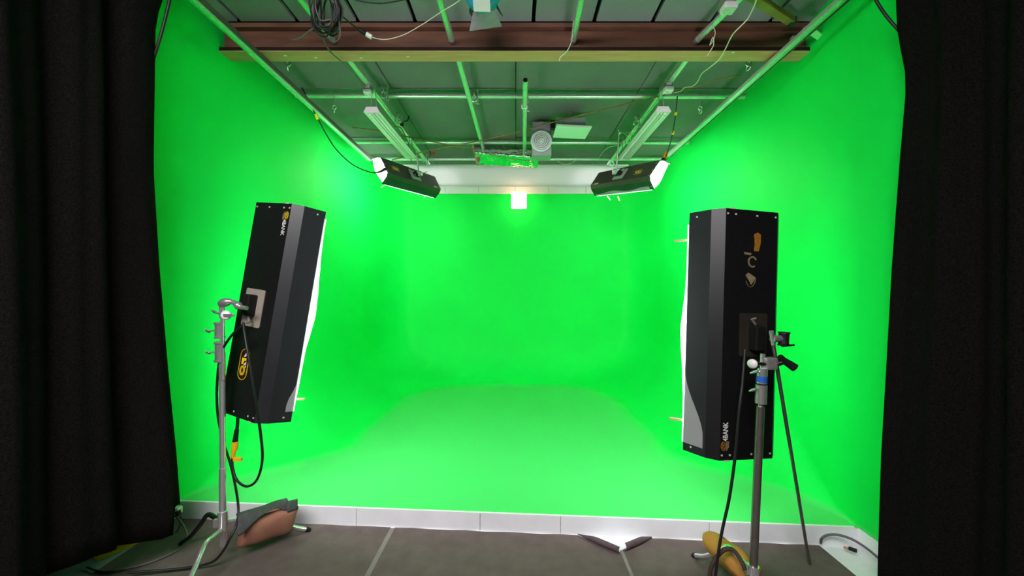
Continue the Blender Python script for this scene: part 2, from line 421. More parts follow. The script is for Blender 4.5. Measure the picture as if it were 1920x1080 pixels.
# beam across the ceiling
beam = struct_empty('ceiling_beam', (0, 2.92, 3.45), 'brown beam across the ceiling with a yellowish underside')
def bbox(n, m, y0, y1, z0, z1): MB().box((-.06, (y0+y1)/2, (z0+z1)/2), (4.60, y1-y0, z1-z0), bevel=.002).build(n, m, beam)
bbox('web', 'beam', 2.965, 2.995, 3.484, 3.64)
bbox('top_flange', 'beam', 2.915, 3.045, 3.635, 3.668)
bbox('bottom_flange', 'flange', 2.915, 3.045, 3.45, 3.455)
bbox('flange_edge', 'flange_edge', 2.917, 3.043, 3.456, 3.484)
for px, py in ((592, 108), (677, 108), (765, 106), (535, 104), (1375, 98), (1460, 98)):
    q = Z(px, py, 3.449); MB().box((q.x, q.y, 3.448), (.022, .012, .003), bevel=.001).build('screw_plate', 'pale_ink', beam)
# soffit and fascia at the far end
sof = struct_empty('trim_2', (0, 6.2, 3.5), 'white soffit over the back wall with a panelled fascia')
MB().grid(lambda u, v: (-1.65+3.3*u, 5.65+1.1*v, 3.503+.006*math.sin(u*9)*math.sin(v*3)), 24, 8).build('silk', 'soffit', sof)
for y in (5.65, 6.74): MB().box((0, y, 3.508), (3.32, .012, .016)).build('silk_frame', 'white_trim', sof)
area('silk_fill_light', Matrix.Translation((0, 6.2, 3.645)), 3.1, 1.0, P_SILK*2.6, (1, .93, .98))  # unseen lamps, added over the soffit to light it neutral
for x in (-1.25, 1.25): area('silk_fill_light', Matrix.Translation((x, 6.2, 3.64)), .6, .9, P_SILK*.45, (1, .96, 1))
fx = [-1.55, -1.235, -.647, -.01, .58, 1.228, 1.55]
for a, b in zip(fx[:-1], fx[1:]):
    MB().box(((a+b)/2, 6.72, 3.44), (b-a-.006, .02, .115), bevel=.002).build('panel', 'white_trim', sof)
MB().box((0, 6.738, 3.44), (3.1, .010, .11)).build('backing_strip', 'beige', sof)
MB().box((0, 6.725, 3.376), (3.1, .03, .014)).build('strip', 'white_trim', sof)
# dark studio behind the viewer
mb = MB(); mb.box((-3.1, .9, 1.9), (.06, 5.0, 3.8)); struct(mb.build('wall_side', 'shell'), 'dark studio wall behind the curtain')
mb = MB(); mb.box((3.1, .3, 1.9), (.06, 4.6, 3.8)); struct(mb.build('wall_side', 'shell'), 'dark studio wall behind the other curtain')
mb = MB(); mb.box((0, -2.0, 1.9), (6.2, .06, 3.8)); struct(mb.build('wall_front', 'shell'), 'dark studio wall behind the viewer')

# ------------------------------------------------------------------ curtains
def curtain(side):
    if side < 0:
        d0, d1 = 2.30, -.9
        edge = [(-40, 309), (0, 306), (35, 290), (100, 289), (320, 286), (500, 297), (700, 314), (860, 330), (945, 336), (1100, 344)]
        lab, cat = 'black curtain hanging clear of the floor above yellow tape', 'curtain'
    else:
        d0, d1 = 2.05, -.9
        edge = [(-40, 1679), (0, 1680), (60, 1682), (150, 1700), (300, 1687), (500, 1672), (700, 1661), (850, 1652), (1075, 1645), (1100, 1645)]
        lab, cat = 'black curtain reaching the floor beside the white riser end', 'curtain'
    def ex(z):
        y = CY-(z-H)*F/d0
        for (a, b), (c, d) in zip(edge[:-1], edge[1:]):
            if a <= y <= c: return (b+(d-b)*(y-a)/(c-a)-CX)*d0/F
        return ((edge[0] if y < edge[0][0] else edge[-1])[1]-CX)*d0/F
    z1 = 3.62
    def fn(u, v):
        dist = u*(d0-d1); d = d0-dist
        if side < 0:
            z0 = .35 if dist < .045 else (.20+.10*smooth(.05, .45, dist))
            xb = -2.13
        else:
            z0 = .06; xb = 2.02
        z = z0+(z1-z0)*v
        k = 1-smooth(0, .30, dist)
        x = ex(z)*k+(xb-(.10 if side < 0 else -.10)*v)*(1-k)
        amp = .035*smooth(.0, .12, dist)
        x += amp*math.sin(dist*21+.6*math.sin(dist*5)+.25*math.sin(v*3))+.4*amp*math.sin(dist*47+1.2*v)
        y = d+.012*math.sin(v*5+dist*9)*smooth(0, .1, dist)
        return (x, y, z)
    o = MB().grid(fn, 150, 30, .006).build('curtain', 'curtain')
    return tag(o, lab, cat)
curtain(-1); curtain(1)

# ------------------------------------------------------------------ pipes and tracks
ZT, ZL, ZR = 3.60, 3.551, 3.41
RP = .0235
def pipe(a, b, label, group=None, r=RP, m='steel', cap=None):
    o = thing('ceiling_pipe', (Vector(a)+Vector(b))/2, label, 'pipe', group)
    MB().tube([a, b], r, 14).build('tube', m, o)
    t = (Vector(b)-Vector(a)).normalized()
    if cap in ('b', 'ab'): MB().tube([Vector(b)-t*.03, Vector(b)+t*.006], r*1.08, 14).build('end_cap', 'chrome_dull', o)
    if cap in ('a', 'ab'): MB().tube([Vector(a)+t*.002, Vector(a)-t*.002], r*.8, 14).build('end_hole', 'black_matte', o)
    return o
def ext(a, b, d):                                 # run the line a-b on to depth d
    a, b = Vector(a), Vector(b); k = (d-a.y)/(b.y-a.y); return a+(b-a)*k
g = 'steel pipes of the ceiling grid'
d1_, d2_, d3_ = (ZT-H)*F/373, (ZT-H)*F/286, (ZT-H)*F/255
pipe((wall_left_x(d1_)+.01, d1_, ZT+.006), (wall_right_x(d1_)-.01, d1_, ZT-.006), 'long cross pipe just behind the brown beam, wall to wall', g)
pipe((wall_left_x(d2_)+.01, d2_, ZT+.004), (wall_right_x(d2_)-.01, d2_, ZT-.004), 'second cross pipe from the beam, passing behind the round vent', g)
pipe((-2.19, d3_, ZT), (2.2, d3_, ZT), 'farthest cross pipe, above the white soffit edge', g)
A0, A1 = Z(565, 0, ZL), Z(630, 82, ZL)
pipe(ext(A0, A1, 1.3), ext(A0, A1, 2.955), 'front pipe beside the coil of black cable, ending at the beam', g, cap='b')
A2, A3 = Z(655, 112, ZL), Z(800, 303, ZL)
pipe(ext(A2, A3, 3.05), ext(A2, A3, 5.75), 'rear pipe above the strip light near the yellow-tagged cable', g)
B0, B1 = Z(825, 0, ZL), Z(850, 85, ZL)
pipe(ext(B0, B1, 1.3), ext(B0, B1, 2.955), 'front pipe between the coil and the cyan spotlight, ending at the beam', g, cap='b')
B2, B3 = Z(860, 112, ZL), Z(908, 285, ZL)
pipe(ext(B2, B3, 3.05), ext(B2, B3, 5.8), 'rear pipe running over the left end of the foil duct', g)
C0, C1 = Z(1090, 0, ZL), Z(1073, 85, ZL)
pipe(ext(C0, C1, 1.3), ext(C0, C1, 2.955), 'front pipe with a thin green cord on it, ending at the beam', g, cap='b')
D0, D1 = Z(985, 150, ZL-.06), Z(983, 296, ZL-.06)
pipe(D0, D1, 'short pipe with an open end beside the round vent', g, cap='a')
E0, E1 = Z(1376, 8, ZL), Z(1298, 84, ZL)
pipe(ext(E0, E1, 1.3), ext(E0, E1, 2.955), 'front pipe carrying the white junction box and knotted string', g, cap='b')
E2, E3 = Z(1287, 112, ZL), Z(1145, 303, ZL)
pipe(ext(E2, E3, 3.05), ext(E2, E3, 5.75), 'rear pipe wrapped with loose wires above the other strip light', g)

def track(px0, px1, py1, side, label):
    a, b = Z(px0, 0, ZR), Z(px1, py1, ZR); a = ext(a, b, .6)
    o = thing('curtain_track', (a+b)/2, label, 'track', 'aluminium curtain tracks')
    t = (b-a); L = t.length; T = Matrix.Translation((a+b)/2) @ frame(t)
    MB().box((0, 0, 0), (.050, .030, L), T, bevel=.003).build('rail', 'alu', o)
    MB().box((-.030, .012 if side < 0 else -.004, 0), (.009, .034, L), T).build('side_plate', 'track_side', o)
    MB().box((0, -.017, 0), (.010, .006, L), T).build('slot', 'chrome', o)
    k = 0
    for d in (1.9, 2.35, 2.75, 3.2, 3.6, 4.0, 4.4, 4.75):
        q = ext(a, b, d)
        MB().box((q.x-side*.012, q.y, q.z+.026), (.018, .03, .024), bevel=.003).build('bracket', 'chrome_dull', o)
    for px, py in (((540, 128), (627, 208)) if side < 0 else ((1403, 128), (1313, 210))):
        q = Z(px, py, 3.44); k += 1
        h = MB(); h.tube([(q.x, q.y, 3.675), (q.x, q.y, 3.50)], .004, 6); h.ring((q.x, q.y, 3.478), (0, 1, 0), .020, .006); h.ring((q.x, q.y, 3.443), (1, .4, 0), .018, .006)
        h.build('hanger', 'chrome', o)
    return o
track(365, 693, 300, -1, 'ceiling curtain track crossing under the brown beam on the side with the yellow-tagged cable')
track(1577, 1252, 292, 1, 'ceiling curtain track crossing under the brown beam on the side with the white cord')

def clamp(px, py, z, label, big=1.0):
    q = Z(px, py, z)
    o = thing('pipe_clamp', q, label, 'clamp', 'pipe clamps on the ceiling grid')
    MB().ring(q, (1, 0, 0), .030*big, .010*big, 14, 6).build('jaw', 'chrome_dull', o)
    MB().ring(q-Vector((0, 0, .045*big)), (0, 1, .2), .029*big, .010*big, 14, 6).build('jaw', 'chrome', o)
    m = MB(); m.tube([q+Vector((.035, 0, .05))*big, q+Vector((.035, 0, -.09))*big], .006*big, 8); m.box(q+Vector((.035, 0, -.092*big)), (.03*big, .012*big, .016*big), bevel=.002)
    m.build('wing_bolt', 'chrome', o)
for px, py, z, lab in ((720, 168, ZT, 'chrome clamp on the cross pipe beside the junction box with yellow-tagged cable'), (889, 176, ZT, 'chrome clamp at the middle of the first cross pipe'),
                       (983, 190, ZL-.04, 'winged clamp holding the open-ended short pipe'), (746, 218, ZL, 'clamp with a black knob on the rear pipe above the strip light'),
                       (1193, 222, ZL, 'clamp on the wire-wrapped pipe beside the strip light'), (797, 294, ZT-.02, 'clamp above the hanging bank light at the red tag'),
                       (983, 282, ZL-.05, 'clamp over the foil duct on the short pipe'), (1147, 300, ZT-.02, 'clamp above the hanging bank light near the looped white wire')):
    clamp(px, py, z, lab)

# ------------------------------------------------------------------ bank lights
OUT = [(-.264, .085), (-.212, -.029), (-.160, -.075), (.160, -.075), (.212, -.029), (.264, .085)]
def pick(T, px, py, y=-.076):                    # point of the back panel seen at a pixel, in the fixture's own axes
    i = T.inverted(); o = i @ Vector((0, 0, H)); e = i @ P(px, py, 1.0); k = (y-o.y)/(e.y-o.y); q = o+(e-o)*k; return q.x, q.z
def capsule(cx, cz, w_, h_, n=10):
    r = w_/2; out = []
    for k in range(n+1): a = math.pi*k/n; out.append((cx+r*math.cos(a), cz+h_/2-r+r*math.sin(a)))
    for k in range(n+1): a = math.pi+math.pi*k/n; out.append((cx+r*math.cos(a), cz-h_/2+r+r*math.sin(a)))
    return out
def band(path, wd, y0, y1, T, m):                 # flat ribbon along a 2D path, on the back face
    for (a, b) in zip(path[:-1], path[1:]):
        a, b = Vector(a), Vector(b); t = (b-a).normalized(); n = Vector((-t.y, t.x))*wd/2; e = t*wd*.2
        m.prism([tuple(a+n-e), tuple(a-n-e), tuple(b-n+e), tuple(b+n+e)], y0, y1, 'y', T)
def oval(cx, cz, rx, rz, n=16, a0=0, a1=360): return [(cx+rx*math.cos(math.radians(a0+(a1-a0)*k/n)), cz+rz*math.sin(math.radians(a0+(a1-a0)*k/n))) for k in range(n+1)]

def bank_light(T, label, group, power, xs=1.0, skin='black', side='black_side', chamfer=None, plate='beige', plate_x=-.04, plate_z=.03, overlap=None, bulge=None, badge='full', badge_z=-.31, badge_x=-.04,
               lab_x=.112, lab_flip=1, open_ends=(), tube_m='tube', caps=True, sheet=True, badge_s=1.0):
    o = thing('bank_light', T, label, 'light', group)
    L = .665; X = lambda pl: [(x*xs, y) for x, y in pl]
    back = [(-.160, -.075), (.160, -.075), (.160, -.071), (-.160, -.071)]
    MB().prism(X(back), -L, L).build('back_panel', skin, o, True)
    for s_ in (-1, 1):
        MB().prism(X([(s_*.160, -.075), (s_*.212, -.029), (s_*.209, -.026), (s_*.158, -.071)]), -L, L).build('chamfer_panel', chamfer or (side if s_ > 0 else skin), o, True)
        MB().prism(X([(s_*.212, -.029), (s_*.264, .085), (s_*.260, .085), (s_*.208, -.027)]), -L, L).build('side_panel', side, o, True)
    pts = X([(-.256, .08), (-.204, -.025), (-.155, -.066), (.155, -.066), (.204, -.025), (.256, .08)])
    pin = [(x*.985, y+.003) for x, y in pts]
    rf = MB()
    for i in range(5): rf.prism([pts[i], pts[i+1], pin[i+1], pin[i]], -L+.012, L-.012)
    rf.build('reflector', 'reflector', o, True)
    for e in (-1, 1):
        if e in open_ends: continue
        MB().prism([(x*.975*xs, y*.97) for x, y in OUT], e*(L-.012), e*(L-.004)).build('end_cap', skin, o, True)
    for k in range(4):
        x = (-.135+.090*k)*xs
        MB().tube([(x, .005, -.61), (x, .005, .61)], .013, 10).build('lamp_tube', tube_m, o, True)
    for e in (-1, 1):
        for x in (-.145, -.03, .10, .148):
            MB().box((x*xs, -.0765, e*(L-.028)), (.010, .004, .010), bevel=.002).build('rivet', 'rivet', o, True)
        for s_ in (-1, 1):
            MB().box((s_*.246*xs, .043, e*(L-.03)), (.006, .010, .010), bevel=.002).build('rivet', 'rivet', o, True)
        MB().box((.118*xs, -.0715, e*(L+.002)), (.03, .01, .008), bevel=.002).build('edge_clip', 'rivet', o, True)
    # mount
    a_, c_ = .084, .116; pl = MB(); pl.prism([(plate_x+x, plate_z+z) for x, z in ((-a_, -c_+.007), (-a_+.007, -c_), (a_-.007, -c_), (a_, -c_+.007), (a_, c_-.007), (a_-.007, c_), (-a_+.007, c_), (-a_, c_-.007))], -.079, -.0745, 'y')
    pl = pl.build('mount_plate', plate, o, True)
    MB().box((plate_x, -.105, plate_z+.015), (.06, .055, .13), bevel=.008).build('mount_block', 'black_matte', pl, True)
    kn = MB(); kn.tube([(plate_x+.02, -.11, plate_z-.058), (plate_x+.05, -.12, plate_z-.085)], [.008, .006], 8); kn.tube([(plate_x+.05, -.12, plate_z-.085), (plate_x+.03, -.125, plate_z-.09)], .006, 8); kn.build('lever', 'chrome_dull', pl, True)
    # printed marks
    Y0, Y1 = -.0775, -.0752
    s = badge_s/313
    R_ = lambda pts_: [((x-457)*s+badge_x, -(y-683)*s+badge_z) for x, y in pts_]
    if badge == 'full':
        bd = MB().prism(capsule(badge_x, badge_z, .074*badge_s, .185*badge_s), -.0765, -.0750, 'y').build('badge', 'maroon', o, True)
        m = MB(); cap_ = capsule(badge_x, badge_z, .076*badge_s, .187*badge_s, 12); cut = cap_[6:]+cap_[:0]; band(cap_[7:]+[cap_[0]], .0035*badge_s, Y0, Y1, None, m); band(cap_[0:5], .0035*badge_s, Y0, Y1, None, m); m.build('border_line', 'yellow', bd, True)
        m = MB(); band(oval(badge_x-.003*badge_s, badge_z-.038*badge_s, .0165*badge_s, .0235*badge_s, 18), .0135*badge_s, Y0-.0006, Y1, None, m); m.build('letter', 'yellow', bd, True)
        m = MB(); m.prism(R_([(450.5, 671), (463, 671), (462, 676), (457, 676), (455.5, 683), (450.5, 683)]), Y0, Y1, 'y'); m.build('letter', 'yellow', bd, True)
        m = MB(); m.prism(R_([(453.5, 669.5), (460.5, 658.5), (462.5, 664), (459, 668.5)]), Y0, Y1, 'y'); m.build('letter', 'pale_ink', bd, True); m = MB(); m.prism(R_([(456.5, 683.5), (463.8, 676.5), (463.2, 683), (460, 684.5)]), Y0, Y1, 'y'); m.prism(R_([(462, 684.5), (464.5, 684.5), (464.5, 688.5), (462.3, 688)]), Y0, Y1, 'y')
        m.build('letter', 'pale_ink', bd, True)
    elif badge == 'torn':                          # what is left of a peeled sticker, drawn upside down on an inverted fixture
        q = lambda pts_: [(-(x-1411)/340+badge_x, (y-487)/340+badge_z) for x, y in pts_]
        m = MB(); m.prism(q([(1413, 440), (1420, 437), (1427, 440), (1427, 456), (1423, 471), (1414, 471), (1415, 457)]), Y0, Y1, 'y'); m.build('torn_sticker', 'ochre', o, True)
        m = MB(); m.prism(q([(1393, 474), (1408, 475), (1407, 479), (1394, 478)]), Y0, Y1, 'y'); m.prism(q([(1397, 516), (1403, 511), (1412, 516), (1419, 520), (1413, 528), (1409, 533), (1405, 526)]), Y0, Y1, 'y')
        band(q(oval(1411, 491, 8, 9, 14, 60, 330)), .009, Y0, Y1, None, m); band(q(oval(1408, 515, 11, 22, 14, 20, 150)), .002, Y0, Y1, None, m)
        m.build('torn_sticker', 'dim_ink', o, True)
    # small mark with the type lettering: reads downwards along the edge
    ink = 'pale_ink'; Z0 = .515
    vs, fs = text_mesh('4BANK', .038)
    Tt = Matrix.Translation((lab_x, -.0762, Z0)) @ Matrix(((0, 1, 0, 0), (0, 0, -1, 0), (-1, 0, 0, 0), (0, 0, 0, 1)))
    if lab_flip < 0: Tt = Matrix.Translation((lab_x, -.0762, Z0)) @ Matrix(((0, -1, 0, 0), (0, 0, -1, 0), (1, 0, 0, 0), (0, 0, 0, 1)))
    m = MB(); m.add([Vector((v.x*.82, v.y*1.05, v.z)) for v in vs], fs, False, Tt); m.build('lettering', ink, o, True, fix=False)
    m = MB(); band(oval(lab_x+.012, .590,   .013, .023, 16), .0026, Y0, Y1, None, m); band(oval(lab_x+.012, .598, .0055, .007, 10), .002, Y0, Y1, None, m); band(oval(lab_x+.012, .582, .0055, .007, 10), .002, Y0, Y1, None, m)
    m.build('small_emblem', 'yellow' if skin == 'black' and badge == 'full' else 'ochre', o, True)
    m = MB()
    for k in range(3): m.prism([(lab_x-.008-.006*k, .565), (lab_x-.0055-.006*k, .565), (lab_x-.0055-.006*k, .565+.05-.008*k), (lab_x-.008-.006*k, .565+.05-.008*k)], Y0, Y1, 'y')
    m.build('fine_print', 'dim_ink', o, True)
    # diffusion cloth clipped over the front
    if sheet:
        ov = overlap or (lambda z, s_: .1); bl = bulge or (lambda z: .5)
        def fn(u, v):
            z = -.60+1.22*v; g_ = bl(z)
            def side_pt(s_, f): return Vector((s_*(.269-.052*f)*xs, .086-.114*f, z))
            if u < .15: return side_pt(1, ov(z, 1)*(1-u/.15))
            if u > .85: return side_pt(-1, ov(z, -1)*((u-.85)/.15))
            t = (u-.15)/.7; x = .269*xs*(1-2*t); e = 4*t*(1-t)
            wr = .010*math.sin(z*17+x*9)*e+.006*math.sin(z*41-x*20)*e
            return Vector((x*(1+.16*g_*min(1, e*3)), .090+(.025+.05*g_)*e**.6+wr, z))
        MB().grid(fn, 40, 30).build('diffusion_cloth', 'gel', o, True, fix=False)
    la = area('fixture_glow', WM[o.name] @ Matrix.Translation((0, .045, 0)) @ Matrix.Rotation(math.radians(90), 4, 'X'), .40*xs, 1.20, power)
    la.parent = o; la.matrix_parent_inverse = Matrix.Identity(4); la.matrix_local = Matrix.Translation((0, .045, 0)) @ Matrix.Rotation(math.radians(90), 4, 'X')
    return o

def clothespin(p, dirv, label, m='wood'):
    d_ = Vector(dirv).normalized(); T = Matrix.Translation(p) @ frame(d_)
    o = thing('clothespin', T, label, 'clothespin', 'clothespins on the diffusion cloths')
    for s_ in (-1, 1):
        MB().prism([(s_*.001, -.034), (s_*.005, -.034), (s_*.008, .0), (s_*.007, .036), (s_*.004, .036), (s_*.002, 0)], -.005, .005, 'y').build('prong', m, o, True)
    MB().ring((0, 0, .002), (0, 1, 0), .006, .0018, 10, 5).build('spring', 'chrome', o, True)

# standing light with tilted head
def rot(yaw, roll, tilt): return Matrix.Rotation(math.radians(yaw), 4, 'Z') @ Matrix.Rotation(math.radians(roll), 4, 'Y') @ Matrix.Rotation(math.radians(tilt), 4, 'X')
TL = Matrix.Translation((-1.575, 2.432, 1.509)) @ rot(-21.8, 6.55, -5.5)
bank_light(TL, 'black tilted bank light with a yellow oval badge on a chrome stand', 'bank lights around the green stage', P_STAND,
           plate_x=pick(TL, 475, 577)[0], badge_x=pick(TL, 457, 683)[0], badge_z=pick(TL, 457, 683)[1], lab_x=.122, plate_z=pick(TL, 475, 577)[1],
           overlap=lambda z, s_: (.06+.30*smooth(-.42, -.56, z)) if s_ > 0 else .1, bulge=lambda z: .35+.9*math.exp(-((z-.05)/.28)**2))
TR = Matrix.Translation((1.234, 2.125, 1.389)) @ rot(10.5, 182.2, .6)
bank_light(TR, 'upright black bank light with white cloth slipped over its lower corner', 'bank lights around the green stage', P_STAND, chamfer='black', plate='dark_plate', plate_x=pick(TR, 1412, 628)[0], plate_z=pick(TR, 1412, 628)[1],
           badge='torn', badge_z=pick(TR, 1411, 487)[1], badge_x=pick(TR, 1411, 487)[0], side='black_side', lab_x=.128,
           overlap=lambda z, s_: (.03+.9*smooth(.18, .56, z)**1.3) if s_ > 0 else .1, bulge=lambda z: .25+1.0*math.exp(-((z-.02)/.30)**2))
# two hanging ones aimed at the side walls
def hang(cols, p, k): return Matrix.Translation(Vector(p)*k+Vector((0, 0, H*(1-k)))) @ Matrix(cols).to_4x4() @ Matrix.Scale(k, 4)
TH1 = hang(((.427, -.829, .363), (-.084, .363, .928), (-.901, -.426, .085)), (-1.616, 5.882, 3.40), .88)
bank_light(TH1, 'hanging bank light with a black cable across its bright open end', 'bank lights around the green stage', P_HANG, xs=.755, skin='brown_black', side='black_side', plate='silver_plate', plate_x=0,
           badge='full', badge_z=-.42, badge_x=.0, open_ends=(-1,), lab_x=.105, badge_s=.85, overlap=lambda z, s_: .08, bulge=lambda z: .2)
TH2 = hang(((.553, .749, -.366), (.063, .40, .914), (.831, -.529, .174)), (1.514, 5.326, 3.228), .88)
bank_light(TH2, 'hanging bank light with an orange clip and drooping cloth below', 'bank lights around the green stage', P_HANG, xs=.755, skin='brown_black', side='black_side', plate='silver_plate', plate_x=0,
           badge='full', badge_z=-.36, badge_x=-.02, open_ends=(-1,), lab_x=-.105, lab_flip=-1, badge_s=.85, overlap=lambda z, s_: .08 if s_ > 0 else .35+.12*math.sin(z*9), bulge=lambda z: .2)
def loc(T, x, y, z): return T @ Vector((x, y, z))
clothespin(loc(TL, .20, .10, .50), (.6, .6, -.5), 'wooden clothespin near the top of the tilted bank light')
clothespin(P(560, 748, 2.42), (1, .1, -.05), 'wooden clothespin at the bottom edge of the tilted bank light')
clothespin(P(1277, 451, 2.19), (-1, .1, -.06), 'dark clothespin near the top of the upright bank light', 'wood')
clothespin(P(1268, 786, 2.17), (-1, .1, .1), 'wooden clothespin beside the slipped white cloth of the upright bank light')
clothespin(P(719, 349, 4.5), (-.8, .2, -.4), 'pale clothespin under the bright end of the hanging bank light', 'white_plastic')
clothespin(P(798, 369, 5.3), (-.9, .2, -.4), 'pale clothespin under the far end of the hanging bank light', 'white_plastic')
clothespin(P(1141, 371, 5.3), (.6, .2, -.7), 'pale clothespin below the drooping cloth', 'white_plastic')
clothespin(P(1160, 372, 5.2), (.3, .2, -.7), 'reddish clothespin below the drooping cloth', 'foil_edge')
def hanger_rod(top, bot, label):
    o = thing('hanging_rod', bot, label, 'rod', 'rods holding the hanging lights')
    MB().tube([top, bot], .010, 8).build('rod', 'chrome_dull', o)
    MB().box(Vector(bot), (.09, .06, .06), bevel=.01).build('joint', 'chrome', o)
    MB().ring(Vector(top)-Vector((0, 0, 0)), (1, 0, 0), .032, .010).build('hook', 'chrome', o)
    MB().tube([Vector(bot)+Vector((.04, 0, .01)), Vector(bot)+Vector((.11, .02, .03))], .008, 8).build('handle', 'chrome', o)
q = loc(TH1, 0, -.13, .06); hanger_rod((q.x-.02, q.y-.06, ZL+.01), q, 'chrome rod holding the hanging bank light below the yellow-tagged cable side')
q = loc(TH2, 0, -.13, .06); hanger_rod((q.x+.02, q.y-.06, ZL+.01), q, 'chrome rod holding the hanging bank light with the orange clip')

# ------------------------------------------------------------------ stands
def knob(o, p, dirv, T_len=.03, nm='t_handle', m='chrome'):
    p = Vector(p); d_ = Vector(dirv).normalized(); e = p+d_*T_len
    k = MB(); k.tube([p, e], .005, 8); side = d_.cross(Vector((0, .5, 1))).normalized()
    k.tube([e-side*.022, e, e+side*.022], [.005, .008, .005], 8); k.build(nm, m, o)
def leg(o, hub, z0, end, m, rise=.018):
    hub = Vector(hub); end = Vector(end); h = Vector((hub.x, hub.y, z0)); dv = Vector((end.x-h.x, end.y-h.y, 0)); L = dv.length; dv.normalize()
    pts = catmull([h, h+dv*L*.18+Vector((0, 0, rise*.8)), h+dv*L*.36+Vector((0, 0, rise)), h+dv*L*.52-Vector((0, 0, z0*.22)), h+dv*L*.78-Vector((0, 0, z0*.66)), Vector((end.x, end.y, .02))], 5)
    l = MB().tube(pts, .0135, 10).build('leg', m, o)
    MB().tube([pts[-2], pts[-1], Vector((end.x, end.y, .010))+dv*.01], .0155, 10).build('rubber_foot', 'black_matte', l)
# stand carrying the tilted light
B1_ = Vector((-1.752, 2.30, 0))
T1_ = Vector((P(416, 590, 2.26).x, 2.26, 0))
def on1(z): return Vector((B1_.x+(T1_.x-B1_.x)*(z-.1)/1.4, B1_.y+(T1_.y-B1_.y)*(z-.1)/1.4, z))
st = thing('light_stand', B1_, 'chrome stand with stacked collars holding the tilted bank light', 'stand', 'chrome three-legged light stands')
MB().tube([on1(.10), on1(.57)], .0195, 14).build('base_column', 'chrome', st)
MB().tube([on1(.57), on1(1.26)], .0165, 14).build('middle_tube', 'chrome', st)
MB().tube([on1(1.10)+Vector((.013, -.012, 0)), on1(1.53)+Vector((.013, -.012, 0))], .0105, 12).build('riser_tube', 'chrome', st)
for z0, z1 in ((1.205, 1.325), (1.345, 1.44)):
    m = MB(); m.tube([on1(z0)-Vector((.014, 0, 0)), on1(z1)-Vector((.014, 0, 0))], .0235, 14)
    for z in (z0, z1-.012): m.tube([on1(z)-Vector((.014, 0, 0)), on1(z+.012)-Vector((.014, 0, 0))], .028, 14)
    m.build('collar', 'chrome_dull', st)
    knob(st, on1((z0+z1)/2)-Vector((.035, 0, 0)), (-1, -.2, -.1), .045)
MB().tube([on1(.19), on1(.31)], .027, 14).build('leg_hub', 'chrome', st)
MB().box(on1(.235)-Vector((.04, .0, 0)), (.03, .02, .05), bevel=.004).build('leg_lock', 'chrome_dull', st)
leg(st, B1_, .240, (-1.40, 2.585, 0), 'chrome', -.012); leg(st, B1_, .235, (-2.13, 2.45, 0), 'dark_chrome'); leg(st, B1_, .20, (-1.655, 1.80, 0), 'chrome')
# grip head: round jaw, arm casting to the mount
top = on1(1.50)+Vector((.02, -.02, 0))
gd = MB(); gd.lathe([(0, .012), (.020, .012), (.027, .006), (.027, -.006), (.02, -.012), (0, -.012)], Matrix.Translation(P(424, 591, 2.22)) @ frame((.15, -1, .1)), 20); gd.build('grip_disc', 'white_plastic', st)
MB().box(P(429, 591, 2.205), (.060, .012, .016), bevel=.004).build('grip_lever', 'chrome', st)
knob(st, P(410, 588, 2.23), (-1, .2, .35), .03, 'wing_knob', 'chrome_dull')
cast = catmull([P(414, 570, 2.25), P(426, 566, 2.24), P(438, 567, 2.24), P(450, 575, 2.24), P(463, 578, 2.23)], 5)
MB().tube(cast, [.020+.006*math.sin(i*.5) for i in range(len(cast)-6)]+[.016, .014, .013, .012, .012, .012], 12).build('arm_casting', 'chrome_dull', st)
MB().tube([P(416, 596, 2.25), P(416, 566, 2.25)], .014, 12).build('spigot', 'chrome', st)

# stand carrying the upright light
B2_ = Vector((1.147, 1.86, 0)); T2_ = Vector((1.196, 1.86, 0))
def on2(z): return Vector((B2_.x+(T2_.x-B2_.x)*(z-.2)/1.1, B2_.y, z))
s2 = thing('light_stand', B2_, 'chrome stand with a blue tape band holding the upright bank light', 'stand', 'chrome three-legged light stands')
MB().tube([on2(.10), on2(1.06)], .0185, 14).build('base_column', 'rod_metal', s2)
MB().tube([on2(1.02), on2(1.315)], .0115, 12).build('riser_tube', 'chrome', s2)
MB().tube([on2(1.075), on2(1.165)], .0255, 14).build('collar', 'chrome_dull', s2)
MB().tube([on2(1.165), on2(1.170)], .020, 14).build('collar_ring', 'black_matte', s2)
MB().tube([on2(1.172), on2(1.245)], .0235, 14).build('collar', 'chrome', s2)
MB().tube([on2(1.178), on2(1.208)], .0242, 14).build('tape_band', 'blue_tape', s2)
knob(s2, on2(1.15)-Vector((.02, .01, 0)), (-1, -.3, -.15), .035); knob(s2, on2(1.228)-Vector((.02, .01, 0)), (-1, -.3, .1), .03)
MB().tube([on2(.17), on2(.29)], .026, 14).build('leg_hub', 'chrome', s2)
MB().lathe([(0, .006), (.022, .006), (.022, -.006), (0, -.006)], Matrix.Translation(P(1411, 682, 1.84)) @ frame((-.75, -.6, 0)), 18).build('grip_disc', 'white_plastic', s2)
MB().tube([P(1411, 682, 1.84), P(1450, 682, 1.86)], .009, 10).build('grip_axle', 'dark_chrome', s2)
m = MB(); m.box(P(1443, 681, 1.86), (.055, .045, .058), bevel=.008); m.build('grip_head', 'chrome_dull', s2)
leg(s2, B2_, .25, (1.085, 2.33, 0), 'chrome'); leg(s2, B2_, .21, (1.52, 1.62, 0), 'chrome'); leg(s2, B2_, .23, (.76, 1.66, 0), 'dark_chrome')
